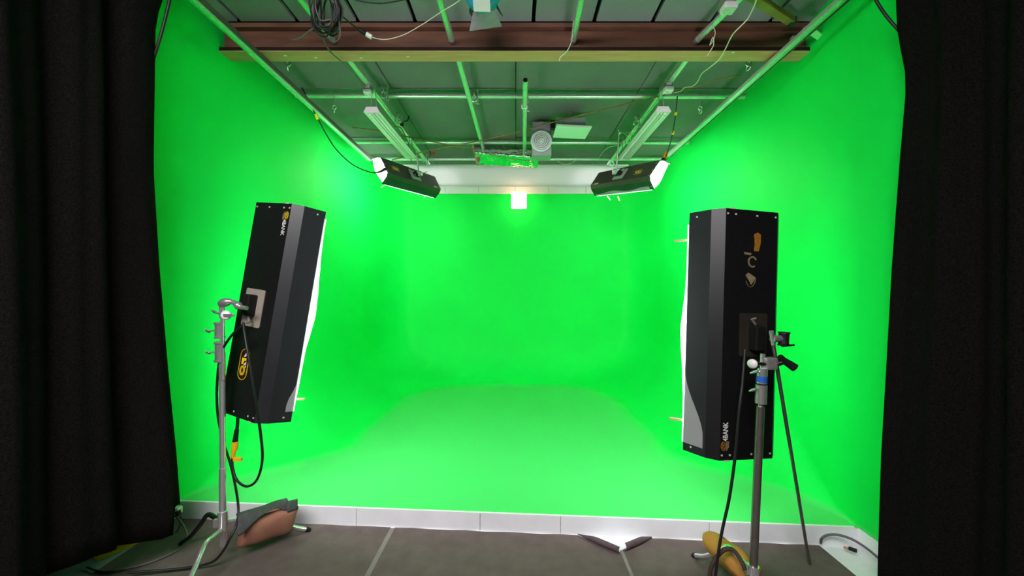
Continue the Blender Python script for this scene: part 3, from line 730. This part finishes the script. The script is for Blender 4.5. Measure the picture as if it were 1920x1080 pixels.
# arm held in its grip head, foot resting on the floor
a0, a1 = P(1446, 622, 1.835), Vector((1.735, 2.268, .012))
ar = thing('extension_arm', a1, 'thin grey arm rod with black grips leaning from the stand to the floor', 'rod')
MB().tube([a0, a1], .0085, 10).build('rod', 'rod_metal', ar)
MB().tube([a0-(a1-a0).normalized()*.002, a0+(a1-a0)*.045], .0105, 10).build('sleeve', 'chrome', ar)
p_ = a0+(a1-a0)*.025
MB().tube([p_, p_+Vector((.045, .01, 0))], .017, 12).build('grip_axle', 'chrome_dull', ar)
g2 = MB(); g2.lathe([(0, -.034), (.026, -.034), (.022, -.02), (.022, .02), (.027, .032), (0, .034)], Matrix.Translation(p_+Vector((.062, .01, 0))) @ frame((.05, 0, 1)), 16); g2.build('grip_head', 'black_matte', ar)
MB().tube([p_+Vector((.045, .0, -.034)), p_+Vector((.105, 0, -.030))], .005, 8).build('lever', 'black_matte', ar)
q_ = P(1470, 678, 1.85)
MB().tube([q_+Vector((-.022, 0, .022)), q_+Vector((-.004, 0, .008)), q_+Vector((.045, -.01, -.028))], [.016, .015, .020], 12).build('handle', 'black_matte', ar)
MB().tube([P(1452, 684, 1.86), q_], .013, 10).build('grip_bolt', 'dark_chrome', ar)

# ------------------------------------------------------------------ sandbags
def pillow(a, b, hgt, th, up, bend=0, wr=0):
    a, b, up = Vector(a), Vector(b), Vector(up).normalized(); ax = (b-a); L = ax.length; ax.normalize(); nrm = ax.cross(up).normalized(); up = nrm.cross(ax)
    m = MB(); NU, NV = 22, 20; vs = []; fs = []
    for i in range(NU+1):
        u = i/NU*2-1
        e = (1-abs(u)**6)**.5 if abs(u) < 1 else 0
        for j in range(NV):
            t = 2*math.pi*j/NV
            c_, s_ = math.cos(t), math.sin(t)
            sx = math.copysign(abs(c_)**.75, c_); sy = math.copysign(abs(s_)**.75, s_)
            r1 = th/2*(.18+.82*e); r2 = hgt/2*(.90+.10*e-.06*math.cos(u*3))
            p = a+ax*(u*.5+.5)*L+nrm*sy*r1+up*sx*r2
            if wr: k_ = smooth(.15, .9, u); p += nrm*wr*k_*math.sin(sx*26+u*3)*abs(sy)-up*sx*.045*k_*k_
            p += nrm*.006*noise.noise(p*14)+up*(.008*noise.noise(p*9)+bend*(1-u*u))
            vs.append(p)
    for i in range(NU):
        for j in range(NV): fs.append((i*NV+j, i*NV+(j+1) % NV, (i+1)*NV+(j+1) % NV, (i+1)*NV+j))
    fs.append(tuple(reversed(range(NV)))); fs.append(tuple(range(NU*NV, NU*NV+NV)))
    return m.add(vs, fs, True)
sb = thing('sandbag', (-1.56, 2.38, .02), 'pinkish brown sandbag with a dark flap, draped over a chrome stand leg', 'sandbag')
pa, pb = P(450, 1001, 2.27), P(553, 972, 2.50)
pillow(pa, pb, .185, .085, (.12, -.35, 1)).build('pouch', 'bag_pink', sb)
off = Vector((-.09, .11, -.05))
pillow(pa+off, pb+off, .16, .07, (-.3, .5, 1)).build('pouch', 'bag_pink', sb)
def edge_top(u):
    ks = [(0, 446, 973, 2.23), (.22, 468, 966, 2.27), (.45, 495, 958, 2.34), (.68, 520, 948, 2.41), (1, 540, 943, 2.46)]
    for a, b in zip(ks[:-1], ks[1:]):
        if u <= b[0]:
            t = (u-a[0])/(b[0]-a[0]); return P(a[1], a[2], a[3]).lerp(P(b[1], b[2], b[3]), t)
def flap(u, v):
    drop = .085*(1-smooth(0, .5, u))+.014+.03*smooth(.62, .95, u)
    p = edge_top(u)
    if v < .4: t = v/.4; return p+Vector((-.085, .10, 0))*(1-t)*.9+Vector((0, 0, .012-.045*(1-t)**2))
    t = (v-.4)/.6; return p+Vector((.016, -.024, 0))*math.sin(t*1.5)+Vector((0, 0, .012-drop*t))
MB().grid(flap, 24, 12, .006).build('flap', 'strap', sb)
def tab(u, v):
    p = P(538, 943, 2.435).lerp(P(557, 938, 2.49), u)
    return p+Vector((.012, -.02, 0))*math.sin(v*1.5)+Vector((0, 0, -.058*v+.010))
MB().grid(tab, 5, 6, .006).build('end_strap', 'strap', sb)
sb2 = thing('sandbag', (1.13, 2.1, .02), 'tan leather sandbag with a brown strap loop, on a stand leg', 'sandbag')
pillow((1.160, 2.25, .135), (1.185, 1.915, .205), .175, .13, (-.62, 0, .8), wr=.012).build('pouch', 'bag_tan', sb2)
MB().tube([Vector((1.168, 1.93, .225)), Vector((1.160, 1.885, .225))], [.034, .020], 12).build('tied_neck', 'chrome_dull', sb2)
m = MB(); loop = catmull([P(1330, 1084, 1.95), P(1334, 1062, 1.95), P(1344, 1044, 1.95), P(1358, 1031, 1.955), P(1372, 1030, 1.94), P(1384, 1042, 1.90), P(1392, 1056, 1.87), P(1397, 1068, 1.86)], 6)
m.tube(loop, .0105, 8); m.build('strap_loop', 'strap_brown', sb2)

# ------------------------------------------------------------------ cables on the lights and the floor
def cable(name, pts, r, m, label, cat='cable', group=None, n=8, sm=8):
    return tag(MB().tube(catmull(pts, sm), r, n).build(name, m), label, cat, group)
lp = thing('power_cable', P(462, 850, 2.2), 'looped black cable with a yellow connector under the tilted bank light', 'cable')
MB().tube(catmull([P(446, 783, 2.34), P(445, 800, 2.34), P(443, 815, 2.33)], 5), .009, 8).build('lead', 'cable', lp)
MB().tube([P(444, 806, 2.33), P(441, 828, 2.33)], [.012, .015], 10).build('socket', 'black_matte', lp)
MB().tube([P(441, 828, 2.33), P(441, 838, 2.33), P(438, 848, 2.33), P(437, 858, 2.33)], [.017, .018, .013, .010], 12).build('connector', 'yellow_plastic', lp)
MB().box(P(445.5, 861, 2.33), (.05, .016, .022), bevel=.003).build('latch', 'yellow_plastic', lp)
MB().tube(catmull([P(436, 852, 2.33), P(436, 875, 2.32), P(444, 900, 2.30), P(463, 912, 2.27), P(482, 899, 2.24), P(492, 860, 2.20), P(487, 800, 2.14), P(477, 740, 2.10), P(468, 680, 2.10), P(461, 640, 2.12), P(456, 605, 2.16)], 8), .0072, 8).build('loop', 'cable', lp)
cable('power_cable', [P(452, 612, 2.17), P(432, 632, 2.2), P(414, 665, 2.28), P(407, 720, 2.31), P(408, 775, 2.31), P(418, 825, 2.31), P(432, 870, 2.31), P(442, 915, 2.31), P(447, 955, 2.30), P(443, 985, 2.24), P(430, 1012, 2.2), P(417, 1035, 2.22), P(395, 1055, 2.22), P(340, 1066, 2.20), P(240, 1074, 2.14)],
      .0068, 'cable', 'black cable running down the chrome stand and away under the curtain')
cable('power_cable', [P(1397, 655, 1.98), P(1392, 720, 1.95), P(1386, 770, 1.93), P(1379, 850, 1.93), P(1368, 930, 1.93), P(1355, 990, 1.93), P(1347, 1035, 1.93), P(1340, 1090, 1.93)], .0075, 'cable',
      'black cable hanging from the upright bank light down past the tan sandbag')
cable('floor_cable', [P(312, 956, 2.62), P(330, 968, 2.58), P(345, 988, 2.55), P(350, 1008, 2.50), P(340, 1026, 2.42), (-2.12, 2.33, .017), (-2.2, 2.25, .016), (-2.35, 2.20, .016), (-2.5, 2.24, .012)], .0065, 'cable_grey',
      'grey-black cable curving over the floor from the white plug under the curtain')
cable('floor_cable', [P(338, 968, 2.62), P(338, 984, 2.60), P(325, 1003, 2.56), P(300, 1010, 2.5), P(262, 1009, 2.5)], .0055, 'cable', 'thin dark lead beneath the curtain hem behind the grey-black cable')
pg = thing('mains_plug', P(322, 962, 2.6), 'white plug with black prongs under the curtain edge', 'plug')
MB().box(P(328, 957, 2.60), (.075, .045, .05), bevel=.01).build('body', 'white_plastic', pg)
MB().tube([P(326, 962, 2.58), P(314, 968, 2.60)], .014, 10).build('prong', 'black_matte', pg)
MB().tube([P(333, 958, 2.58), P(335, 966, 2.58)], .016, 10).build('prong', 'black_matte', pg)
cable('floor_cable', [P(1539, 1018, 2.43), P(1541, 1009, 2.40), P(1553, 1003, 2.40), P(1572, 1003, 2.38), P(1597, 1011, 2.34), P(1622, 1026, 2.29), P(1648, 1047, 2.22), P(1680, 1075, 2.16)], .0075, 'cable_grey',
      'dark cable arching against the white riser toward the curtain that reaches the floor')
cv = thing('cord_connector', Vector((1.79, 2.20, .012)), 'small dark connector lying at the torn floor sheet edge', 'connector')
MB().tube([P(1582, 1026, 2.36), P(1592, 1029, 2.34)], .008, 8).build('lead', 'foil_edge', cv); MB().tube([P(1592, 1028, 2.34), P(1606, 1033, 2.31)], .012, 8).build('plug_body', 'black_matte', cv)
cable('hanging_cable', [P(322, -30, 2.26), P(318, 0, 2.27), P(306, 50, 2.28), P(296, 85, 2.29), P(286, 116, 2.31)], .008, 'cable', 'thin black cable hanging before the green wall at the raised curtain')
cable('hanging_cable', [P(1630, -25, 2.1), P(1645, 5, 2.1), P(1664, 33, 2.08), P(1690, 62, 2.06)], .0075, 'cable', 'thin black cable at the top of the curtain that reaches the floor')

# ------------------------------------------------------------------ things on the ceiling
def strip_light(near, far, label):
    near, far = Vector(near), Vector(far); t = far-near; L = t.length
    T = Matrix.Translation(near) @ frame(t)
    o = thing('strip_light', T, label, 'light', 'unlit fluorescent strip lights')
    MB().prism([(-.075, -.012), (-.045, .035), (.045, .035), (.075, -.012), (.068, -.014), (.045, -.004), (-.045, -.004), (-.068, -.014)], 0, L, 'z').build('housing', 'fixture_white', o, True)
    MB().prism([(-.075, -.014), (-.05, .035), (.05, .035), (.075, -.014)], -.008, 0, 'z').build('end_plate', 'white_trim', o, True)
    for x in (-.032, .032): MB().tube([(x, -.012, .03), (x, -.012, L-.03)], .0125, 10).build('lamp_tube', 'white_plastic', o, True)
    MB().box((0, -.010, L/2), (.016, .018, L-.06), bevel=.003).build('reflector_ridge', 'white_trim', o, True)
    for z in (.05, L-.05):
        W_ = T @ Vector((0, .04, z))
        c = MB(); n = 5
        c.tube([W_+Vector((-.03, 0, 0)), W_+Vector((-.008, 0, ZL-.0-W_.z))], .004, 6); c.tube([W_+Vector((.03, 0, 0)), W_+Vector((.008, 0, ZL-W_.z))], .004, 6); c.build('hanging_wire', 'chrome_dull', o)
strip_light(P(697, 208, 3.54), P(772, 296, 4.76), 'white strip light hung on the side of the yellow-tagged cable')
strip_light(P(1243, 207, 3.54), P(1168, 298, 4.76), 'white strip light hung on the side of the orange clip')
# grey box with a round ribbed diffuser
d = 4.5; vt = thing('ceiling_vent', P(1015, 296, d), 'grey metal box with a round ribbed white diffuser, hanging between the pipes', 'vent')
q0, q1 = P(998, 291, d), P(1034, 229, d)
MB().box(((q0.x+q1.x)/2, d+.10, (q0.z+q1.z)/2), (q1.x-q0.x, .19, q1.z-q0.z), bevel=.004).build('duct_box', 'box_grey', vt)
MB().box(((q0.x+q1.x)/2, d-.004, q1.z-.036), (q1.x-q0.x+.004, .012, .072), bevel=.002).build('top_plate', 'flap', vt)
cv_ = P(1015, 264.5, d-.01); Tv = Matrix.Translation(cv_) @ frame((0, -1, -.05))
MB().lathe([(0, -.01), (.124, -.01), (.124, .012), (.108, .020), (.104, .008), (0, .006)], Tv, 32).build('round_flange', 'grille', vt)
for r in (.090, .070, .050, .030): MB().ring(cv_+Vector((0, -.012, 0)), (0, -1, -.05), r, .0075, 28, 6).build('cone_ring', 'grille', vt)
MB().lathe([(0, .020), (.012, .018), (.014, .004), (0, .004)], Tv, 14).build('centre_cap', 'grille', vt)
for r in (.080, .060, .040): MB().ring(cv_+Vector((0, -.008, 0)), (0, -1, -.05), r, .003, 28, 5).build('groove', 'grille_dark', vt)
MB().box(((q0.x+q1.x)/2, d+.1, (q1.z+ZC)/2), (.05, .05, ZC-q1.z)).build('support', 'chrome_dull', vt)
# ceiling lamp with slanted white lens
cl = thing('ceiling_lamp', P(1072, 230, 4.3), 'grey lamp housing with a slanted white lens beside the round vent', 'lamp')
za, zb = P(1071, 237, 4.25).z, P(1071, 224, 4.25).z
MB().box((P(1071, 230, 4.25).x, 4.36, (za+zb)/2+.012), (.315, .22, zb-za+.02), bevel=.004).build('housing', 'box_grey', cl)
Tl = Matrix.Translation(P(1072, 247, 4.32)) @ Matrix.Rotation(math.radians(-5), 4, 'X') @ Matrix.Rotation(math.radians(3), 4, 'Y')
MB().prism([(-.185, -.13), (.200, -.13), (.172, .13), (-.2, .13)], -.012, .008, 'z', Tl).build('lens', 'lens', cl)
MB().box((P(1071, 230, 4.3).x, 4.36, (zb+ZC)/2+.02), (.04, .04, ZC-zb)).build('support', 'chrome_dull', cl)
MB().box((P(1040, 232, 4.3).x-.02, 4.33, zb-.03), (.05, .06, .09), bevel=.004).build('junction', 'black_matte', cl)
# sagging foil duct
fd = thing('foil_duct', P(950, 295, 5.15), 'sagging crinkled silver foil duct reflecting green above the soffit', 'duct')
def foil(u, v):
    x = -.535+.835*u
    sag = .10*math.sin(math.pi*min(1, u*1.08+.04))*(1-.35*u)
    top = P(967, 270+6*u, 5.06).z; zb_ = P(967, 285+10*u, 5.0).z
    r_ = (.16-.10*u**2)
    if v < .45:
        t = v/.45; p = Vector((x, 5.10-.09*t, top+(zb_-top)*t))
    else:
        t = (v-.45)/.55; p = Vector((x, 5.01+.36*t, zb_-.055*math.sin(math.pi*t)*(1+sag*4)*(1-.5*u)-.012*t))
    n_ = noise.noise(Vector((x*14, v*9, 2)))*.016+noise.noise(Vector((x*38, v*24, 5)))*.008
    return p+Vector((n_*.5, n_*.6, n_*1.2))
MB().grid(foil, 60, 36, .003).build('foil_skin', 'foil', fd)
MB().box((0, 0, 0), (.026, .10, .25), Matrix.Translation(P(891, 291, 5.12)) @ Matrix.Rotation(math.radians(-14), 4, 'Y'), bevel=.004).build('edge_batt', 'foil_edge', fd)
for k in range(3): MB().tube([P(905+38*k, 277, 5.1), P(905+38*k, 277, 5.1)+Vector((0, 0, .16))], .003, 6).build('hanging_wire', 'chrome_dull', fd)
# square warm lamp on the back wall
wl = thing('wall_lamp', P(973, 376, 6.6), 'glowing warm square lamp below the white fascia on the green back wall', 'lamp')
MB().box(P(973, 375.5, 6.52), (.26, .13, .27), bevel=.025).build('glass', 'warm', wl)
MB().box((P(973, 375, 6.52).x, 6.66, P(973, 375, 6.52).z), (.10, .17, .10), bevel=.006).build('wall_box', 'white_plastic', wl)
# spotlight with barn doors, in front of the beam
SL = P(905, 16, 2.42)
sp = thing('spotlight', SL, 'cyan and white spotlight with a grey barn door, hung before the beam', 'light')
Ts = Matrix.Translation(SL+Vector((0, .0, .10))) @ Matrix.Rotation(math.radians(38), 4, 'X') @ Matrix.Rotation(math.radians(-90), 4, 'X')
MB().lathe([(0, -.13), (.085, -.13), (.105, -.10), (.105, .06), (.112, .075), (.112, .10), (.095, .10), (.09, .085), (0, .085)], Ts, 28).build('body', 'cyan', sp, )
pz = SL+Vector((-.012, -.0, -.016))
Tp = Matrix.Translation(P(903, 4, 2.33)) @ Matrix.Rotation(math.radians(-30), 4, 'X') @ Matrix.Rotation(math.radians(4), 4, 'Y')
pn = MB().box((0, 0, 0), (.105, .10, .010), Tp, bevel=.003).build('bottom_panel', 'white_plastic', sp)
for sx in (-1, 1): MB().box((sx*.032, -.042, -.006), (.012, .010, .006), Tp, bevel=.002).build('screw', 'black_matte', pn)
def quad(pts, th, name, m):
    a, b, c, e = [Vector(p) for p in pts]
    MB().grid(lambda u, v: a.lerp(b, u).lerp(e.lerp(c, u), v), 2, 2, th, sm=False).build(name, m, sp)
quad([P(887, 22, 2.50), P(927, 18, 2.50), P(941, 49, 2.62), P(880, 58, 2.58)], .004, 'barn_door', 'flap')
quad([P(926, 5, 2.50), P(932, 8, 2.50), P(943, 30, 2.60), P(938, 24, 2.62)], .004, 'side_door', 'dark_green')
quad([P(884, 4, 2.50), P(890, 12, 2.50), P(884, 30, 2.60), P(880, 20, 2.62)], .004, 'side_door', 'dark_green')
MB().tube([SL+Vector((0, 0, .21)), (SL.x, SL.y, ZC+.01)], .012, 10).build('yoke_rod', 'dark_chrome', sp)
l = bpy.data.lights.new('spot_beam', 'SPOT'); l.energy = P_SPOT; l.spot_size = math.radians(66); l.spot_blend = .5; l.shadow_soft_size = .06; l.color = (1, .97, .94)
lo = bpy.data.objects.new('spot_beam', l); C.objects.link(lo)
src = SL+Vector((0, .16, .02)); lo.location = src
lo.rotation_euler = (Vector((-.1, 4.0, .12))-src).to_track_quat('-Z', 'Y').to_euler()
# coil of cable over the front pipe
co = thing('cable_coil', P(612, 30, 2.55), 'coil of black cable hung over the front ceiling pipe', 'cable')
cc = P(613, 22, 2.5)
for k in range(11):
    a = random.uniform(-.5, .5); R = random.uniform(.070, .108); c = cc+Vector((random.uniform(-.03, .03), random.uniform(-.05, .05), random.uniform(-.03, .02)))
    m = MB(); ax = Vector((math.sin(a)*.7, -1, random.uniform(-.3, .3))).normalized(); Fm = frame(ax).to_3x3()
    el = 1.15+random.random()*.35
    pts = [c+Fm @ Vector((R*.85*math.cos(t), R*el*math.sin(t), .012*math.sin(3*t+k))) for t in [2*math.pi*i/22 for i in range(23)]]
    m.tube(pts, .0055, 6, False); m.build('loop', 'cable' if k % 5 else 'cable_grey', co)
MB().tube(catmull([P(600, 45, 2.5), P(592, 50, 2.55), P(575, 62, 2.6), P(560, 73, 2.65), P(548, 75, 2.7)], 6), .0055, 6).build('tail', 'cable_grey', co)
MB().tube(catmull([P(636, 40, 2.5), P(638, 62, 2.5), P(634, 75, 2.52), P(624, 80, 2.55)], 6), .0045, 6).build('tail', 'cable_grey', co)
cp = thing('cord_connector', P(690, 65, 2.7), 'white connector joining a black lead to a thin pale cord before the beam', 'connector')
MB().tube(catmull([P(628, 10, 2.5), P(640, 28, 2.55), P(655, 42, 2.6), P(674, 56, 2.68)], 6), .005, 6).build('lead', 'cable', cp)
MB().tube([P(674, 56, 2.68), P(688, 65, 2.69)], .014, 10).build('socket', 'black_matte', cp)
MB().tube([P(687, 64, 2.69), P(697, 70, 2.70)], .016, 10).build('plug_body', 'white_plastic', cp)
MB().tube(catmull([P(697, 70, 2.7), P(722, 74, 2.7), P(755, 66, 2.68), P(790, 47, 2.62), P(828, 22, 2.5), P(860, 2, 2.42), P(880, -20, 2.35)], 7), .003, 6).build('cord', 'cable_white', cp)
cable('hanging_cable', [P(650, -6, 2.5), P(680, 3, 2.52), P(715, 6, 2.52), P(755, 0, 2.5), P(790, -10, 2.5)], .004, 'cable', 'dark cable swagging under the front ceiling boards')
cable('white_cord', [P(1418, 0, 2.4), P(1414, 12, 2.43), P(1402, 35, 2.5), P(1388, 50, 2.55), P(1373, 66, 2.62), P(1360, 92, 2.75), P(1348, 112, 2.9), P(1330, 127, 3.1), P(1316, 138, 3.25), P(1308, 153, 3.4), P(1298, 162, 3.5), P(1284, 164, 3.55), P(1276, 171, 3.58), P(1262, 174, 3.6)], .0042, 'cable_white',
      'long white cord draped from the ceiling down to the far junction box', 'cord')
cable('knotted_string', [P(1326, 62, 2.72), P(1332, 51, 2.72), P(1338, 52, 2.72), P(1341, 62, 2.72), P(1337, 76, 2.72), P(1331, 84, 2.72), P(1337, 70, 2.71), P(1338, 84, 2.72), P(1332, 95, 2.74), P(1326, 105, 2.76)], .0032, 'cable_white', 'short knotted pale string hanging on the front pipe', 'string')
def jbox(px, py, z, label, s=1.0, lit=0):
    q = Z(px, py, z); o = thing('junction_box', q, label, 'socket box', 'socket boxes on the ceiling pipes')
    MB().box(q, (.085*s, .075*s, .055*s), bevel=.006).build('box', 'chrome_dull', o)
    MB().box(q-Vector((0, .02*s, .04*s)), (.082*s, .075*s, .04*s), bevel=.008).build('cover', 'white_plastic', o)
    for sx in (-1, 1):
        for sy in (-1, 1):
            MB().box(q+Vector((sx*.018*s, -.02*s+sy*.016*s, -.061*s)), (.018*s, .014*s, .006*s), bevel=.001).build('outlet', 'rivet', o)
    MB().box(q+Vector((0, -.040*s, .004*s)), (.045*s, .006*s, .022*s), bevel=.001).build('sticker', 'pale_ink', o)
jbox(1363, 8, 3.48, 'white four-outlet box on the front pipe at the frame top', 1.0)
jbox(1251, 163, ZL-.045, 'white socket box where the long white cord ends')
jbox(691, 168, ZL-.045, 'white socket box on the pipe beside the chrome clamp', .85)
# ropes and wires among the pipes
g = 'brown ropes strung between the ceiling pipes'
cable('rope', [P(660, 239, 4.4), P(720, 247, 4.5), P(790, 262, 4.7), P(850, 273, 4.8), P(892, 280, 4.9)], .007, 'rope', 'brown rope sloping from the curtain track to the foil duct', 'rope', g)
cable('rope', [P(735, 300, 4.75), P(810, 281, 4.75), P(870, 270, 4.7), P(960, 250, 4.5), P(1060, 223, 4.2), P(1160, 199, 3.95), P(1245, 178, 3.72)], .007, 'rope', 'long brown rope running from the strip light to the far socket box', 'rope', g)
cable('rope', [P(1245, 178, 3.72), P(1300, 163, 3.65), P(1345, 149, 3.5), P(1385, 142, 3.4)], .006, 'rope', 'brown rope continuing from the socket box to the track hanger', 'rope', g)
cable('rope', [P(905, 286, 4.95), P(950, 296, 4.94), P(1000, 302, 4.94)], .005, 'rope', 'thin dark rope lying along the foil duct', 'rope', g)
tg = thing('tagged_cable', P(594, 219, 3.5), 'black cable with a yellow tape tag drooping to the hanging bank light', 'cable')
MB().tube(catmull([P(566, 164, 3.66), P(580, 192, 3.7), P(594, 219, 3.75), P(612, 252, 3.85), P(632, 282, 3.95), P(662, 309, 4.1), P(695, 323, 4.3), P(712, 322, 4.42), P(722, 317, 4.5)], 7), [.0065]*44+[.0065+.0011*i for i in range(13)], 8).build('cord', 'cable', tg)
MB().tube([P(592, 214, 3.74), P(596, 224, 3.76)], .014, 10).build('tape_tag', 'yellow', tg)
tg = thing('tagged_cable', P(1267, 215, 3.5), 'black cable with small yellow tags leading to the orange clip', 'cable')
MB().tube(catmull([P(1270, 180, 3.66), P(1267, 213, 3.75), P(1261, 250, 3.9), P(1254, 278, 4.1), P(1247, 297, 4.3)], 7), .006, 8).build('cord', 'cable', tg)
for px, py, d in ((1267, 213, 3.75), (1262, 249, 3.9)): MB().tube([P(px+.5, py-3, d), P(px-.5, py+3, d)], .013, 8).build('tape_tag', 'yellow', tg)
oc = thing('spring_clamp', P(1247, 292, 4.3), 'orange clamp gripping the end of the hanging bank light', 'clamp')
MB().tube([P(1250, 284, 4.3), P(1245, 297, 4.3)], [.014, .022], 8).build('handle', 'orange', oc); MB().tube([P(1251, 286, 4.27), P(1249, 297, 4.27)], [.010, .014], 8).build('handle', 'orange', oc)
MB().box(P(1245, 298, 4.3), (.05, .04, .02), bevel=.004).build('jaw', 'black_matte', oc)
cable('loose_wire', [P(1228, 195, 4.0), P(1218, 210, 4.1), P(1206, 226, 4.3), P(1195, 242, 4.4), P(1184, 262, 4.6), P(1168, 286, 4.8), P(1158, 298, 4.9)], .005, 'chrome_dull', 'grey wire twisted along the rear pipe beside the strip light', 'wire')
cable('loose_wire', [P(1160, 250, 4.55), P(1170, 250, 4.55), P(1176, 258, 4.6), P(1168, 266, 4.65), P(1180, 268, 4.6), P(1183, 250, 4.5), P(1174, 248, 4.5)], .0035, 'cable_white', 'curled pale wire ends on the rear pipe', 'wire')
cable('loose_wire', [P(1122, 298, 5.2), P(1130, 285, 5.1), P(1143, 276, 5.0), P(1158, 273, 4.9)], .004, 'cable_white', 'looped white wire rising to the rear pipe', 'wire')
cable('loose_wire', [P(1043, 300, 5.5), P(1052, 306, 5.5), P(1060, 308, 5.5), P(1071, 306, 5.5), P(1081, 300, 5.5)], .004, 'cable_white', 'small swag of white wire under the farthest cross pipe', 'wire')
cable('loose_wire', [P(740, 237, 4.1), P(752, 240, 4.2), P(760, 256, 4.4), P(766, 270, 4.6), P(770, 292, 4.8), P(772, 306, 4.9)], .005, 'rope', 'brownish wire running down beside the strip light to the hanging lamp', 'wire')
cable('loose_wire', [P(586, 20, 2.55), P(592, 45, 2.62), P(604, 70, 2.72), P(618, 95, 2.82), P(640, 116, 3.0), P(664, 140, 3.3), P(688, 166, 3.6)], .0055, 'cable_grey', 'grey wire passing under the beam beside the coil', 'wire')
cable('loose_wire', [P(1075, 40, 2.6), P(1072, 75, 2.75), P(1063, 96, 2.86), P(1051, 107, 2.92), P(1049, 114, 2.92)], .003, 'lens', 'thin green-lit cord dangling from the front pipe end', 'wire')
rt = thing('red_tag', P(812, 289, 5.2), 'small red tag by the pipe clamp over the hanging bank light', 'tag')
MB().box(P(812, 288, 5.2), (.055, .02, .04), bevel=.006).build('disc', 'red', rt); MB().tube([P(807, 283, 5.2), P(806, 296, 5.2)], .005, 6).build('post', 'strap_brown', rt)
bk = thing('black_knob', P(757, 227, 4.2), 'small black ratchet knob by the clamp above the strip light', 'knob')
MB().tube(catmull([P(752, 236, 4.2), P(757, 228, 4.2), P(764, 226, 4.2), P(767, 218, 4.2)], 4), .007, 8).build('arm', 'black_matte', bk); MB().box(P(754, 234, 4.2), (.04, .03, .025), bevel=.006).build('grip', 'black_matte', bk)
# batten and brace by the track on the white-cord side
ba, bb = P(1400, -14, 2.42), P(1484, 40, 2.80)
tb = thing('timber_batten', (ba+bb)/2, 'yellowish timber batten running up to the beam beside the white cord', 'batten')
T = Matrix.Translation((ba+bb)/2) @ frame(bb-ba); MB().box((0, 0, 0), (.052, .040, (bb-ba).length), T, bevel=.003).build('bar', 'wood_dark', tb)
MB().box(bb, (.05, .05, .05), bevel=.006).build('end_block', 'dark_green', tb)
ba, bb = P(1510, 50, 2.78), P(1552, 80, 2.82)
br = thing('wall_brace', (ba+bb)/2, 'short steel brace fixed to the green wall beside the beam end', 'bracket')
T = Matrix.Translation((ba+bb)/2) @ frame(bb-ba); MB().box((0, 0, 0), (.05, .008, (bb-ba).length), T, bevel=.002).build('arm', 'steel', br); MB().box(bb, (.012, .09, .07), bevel=.003).build('foot_plate', 'steel', br)
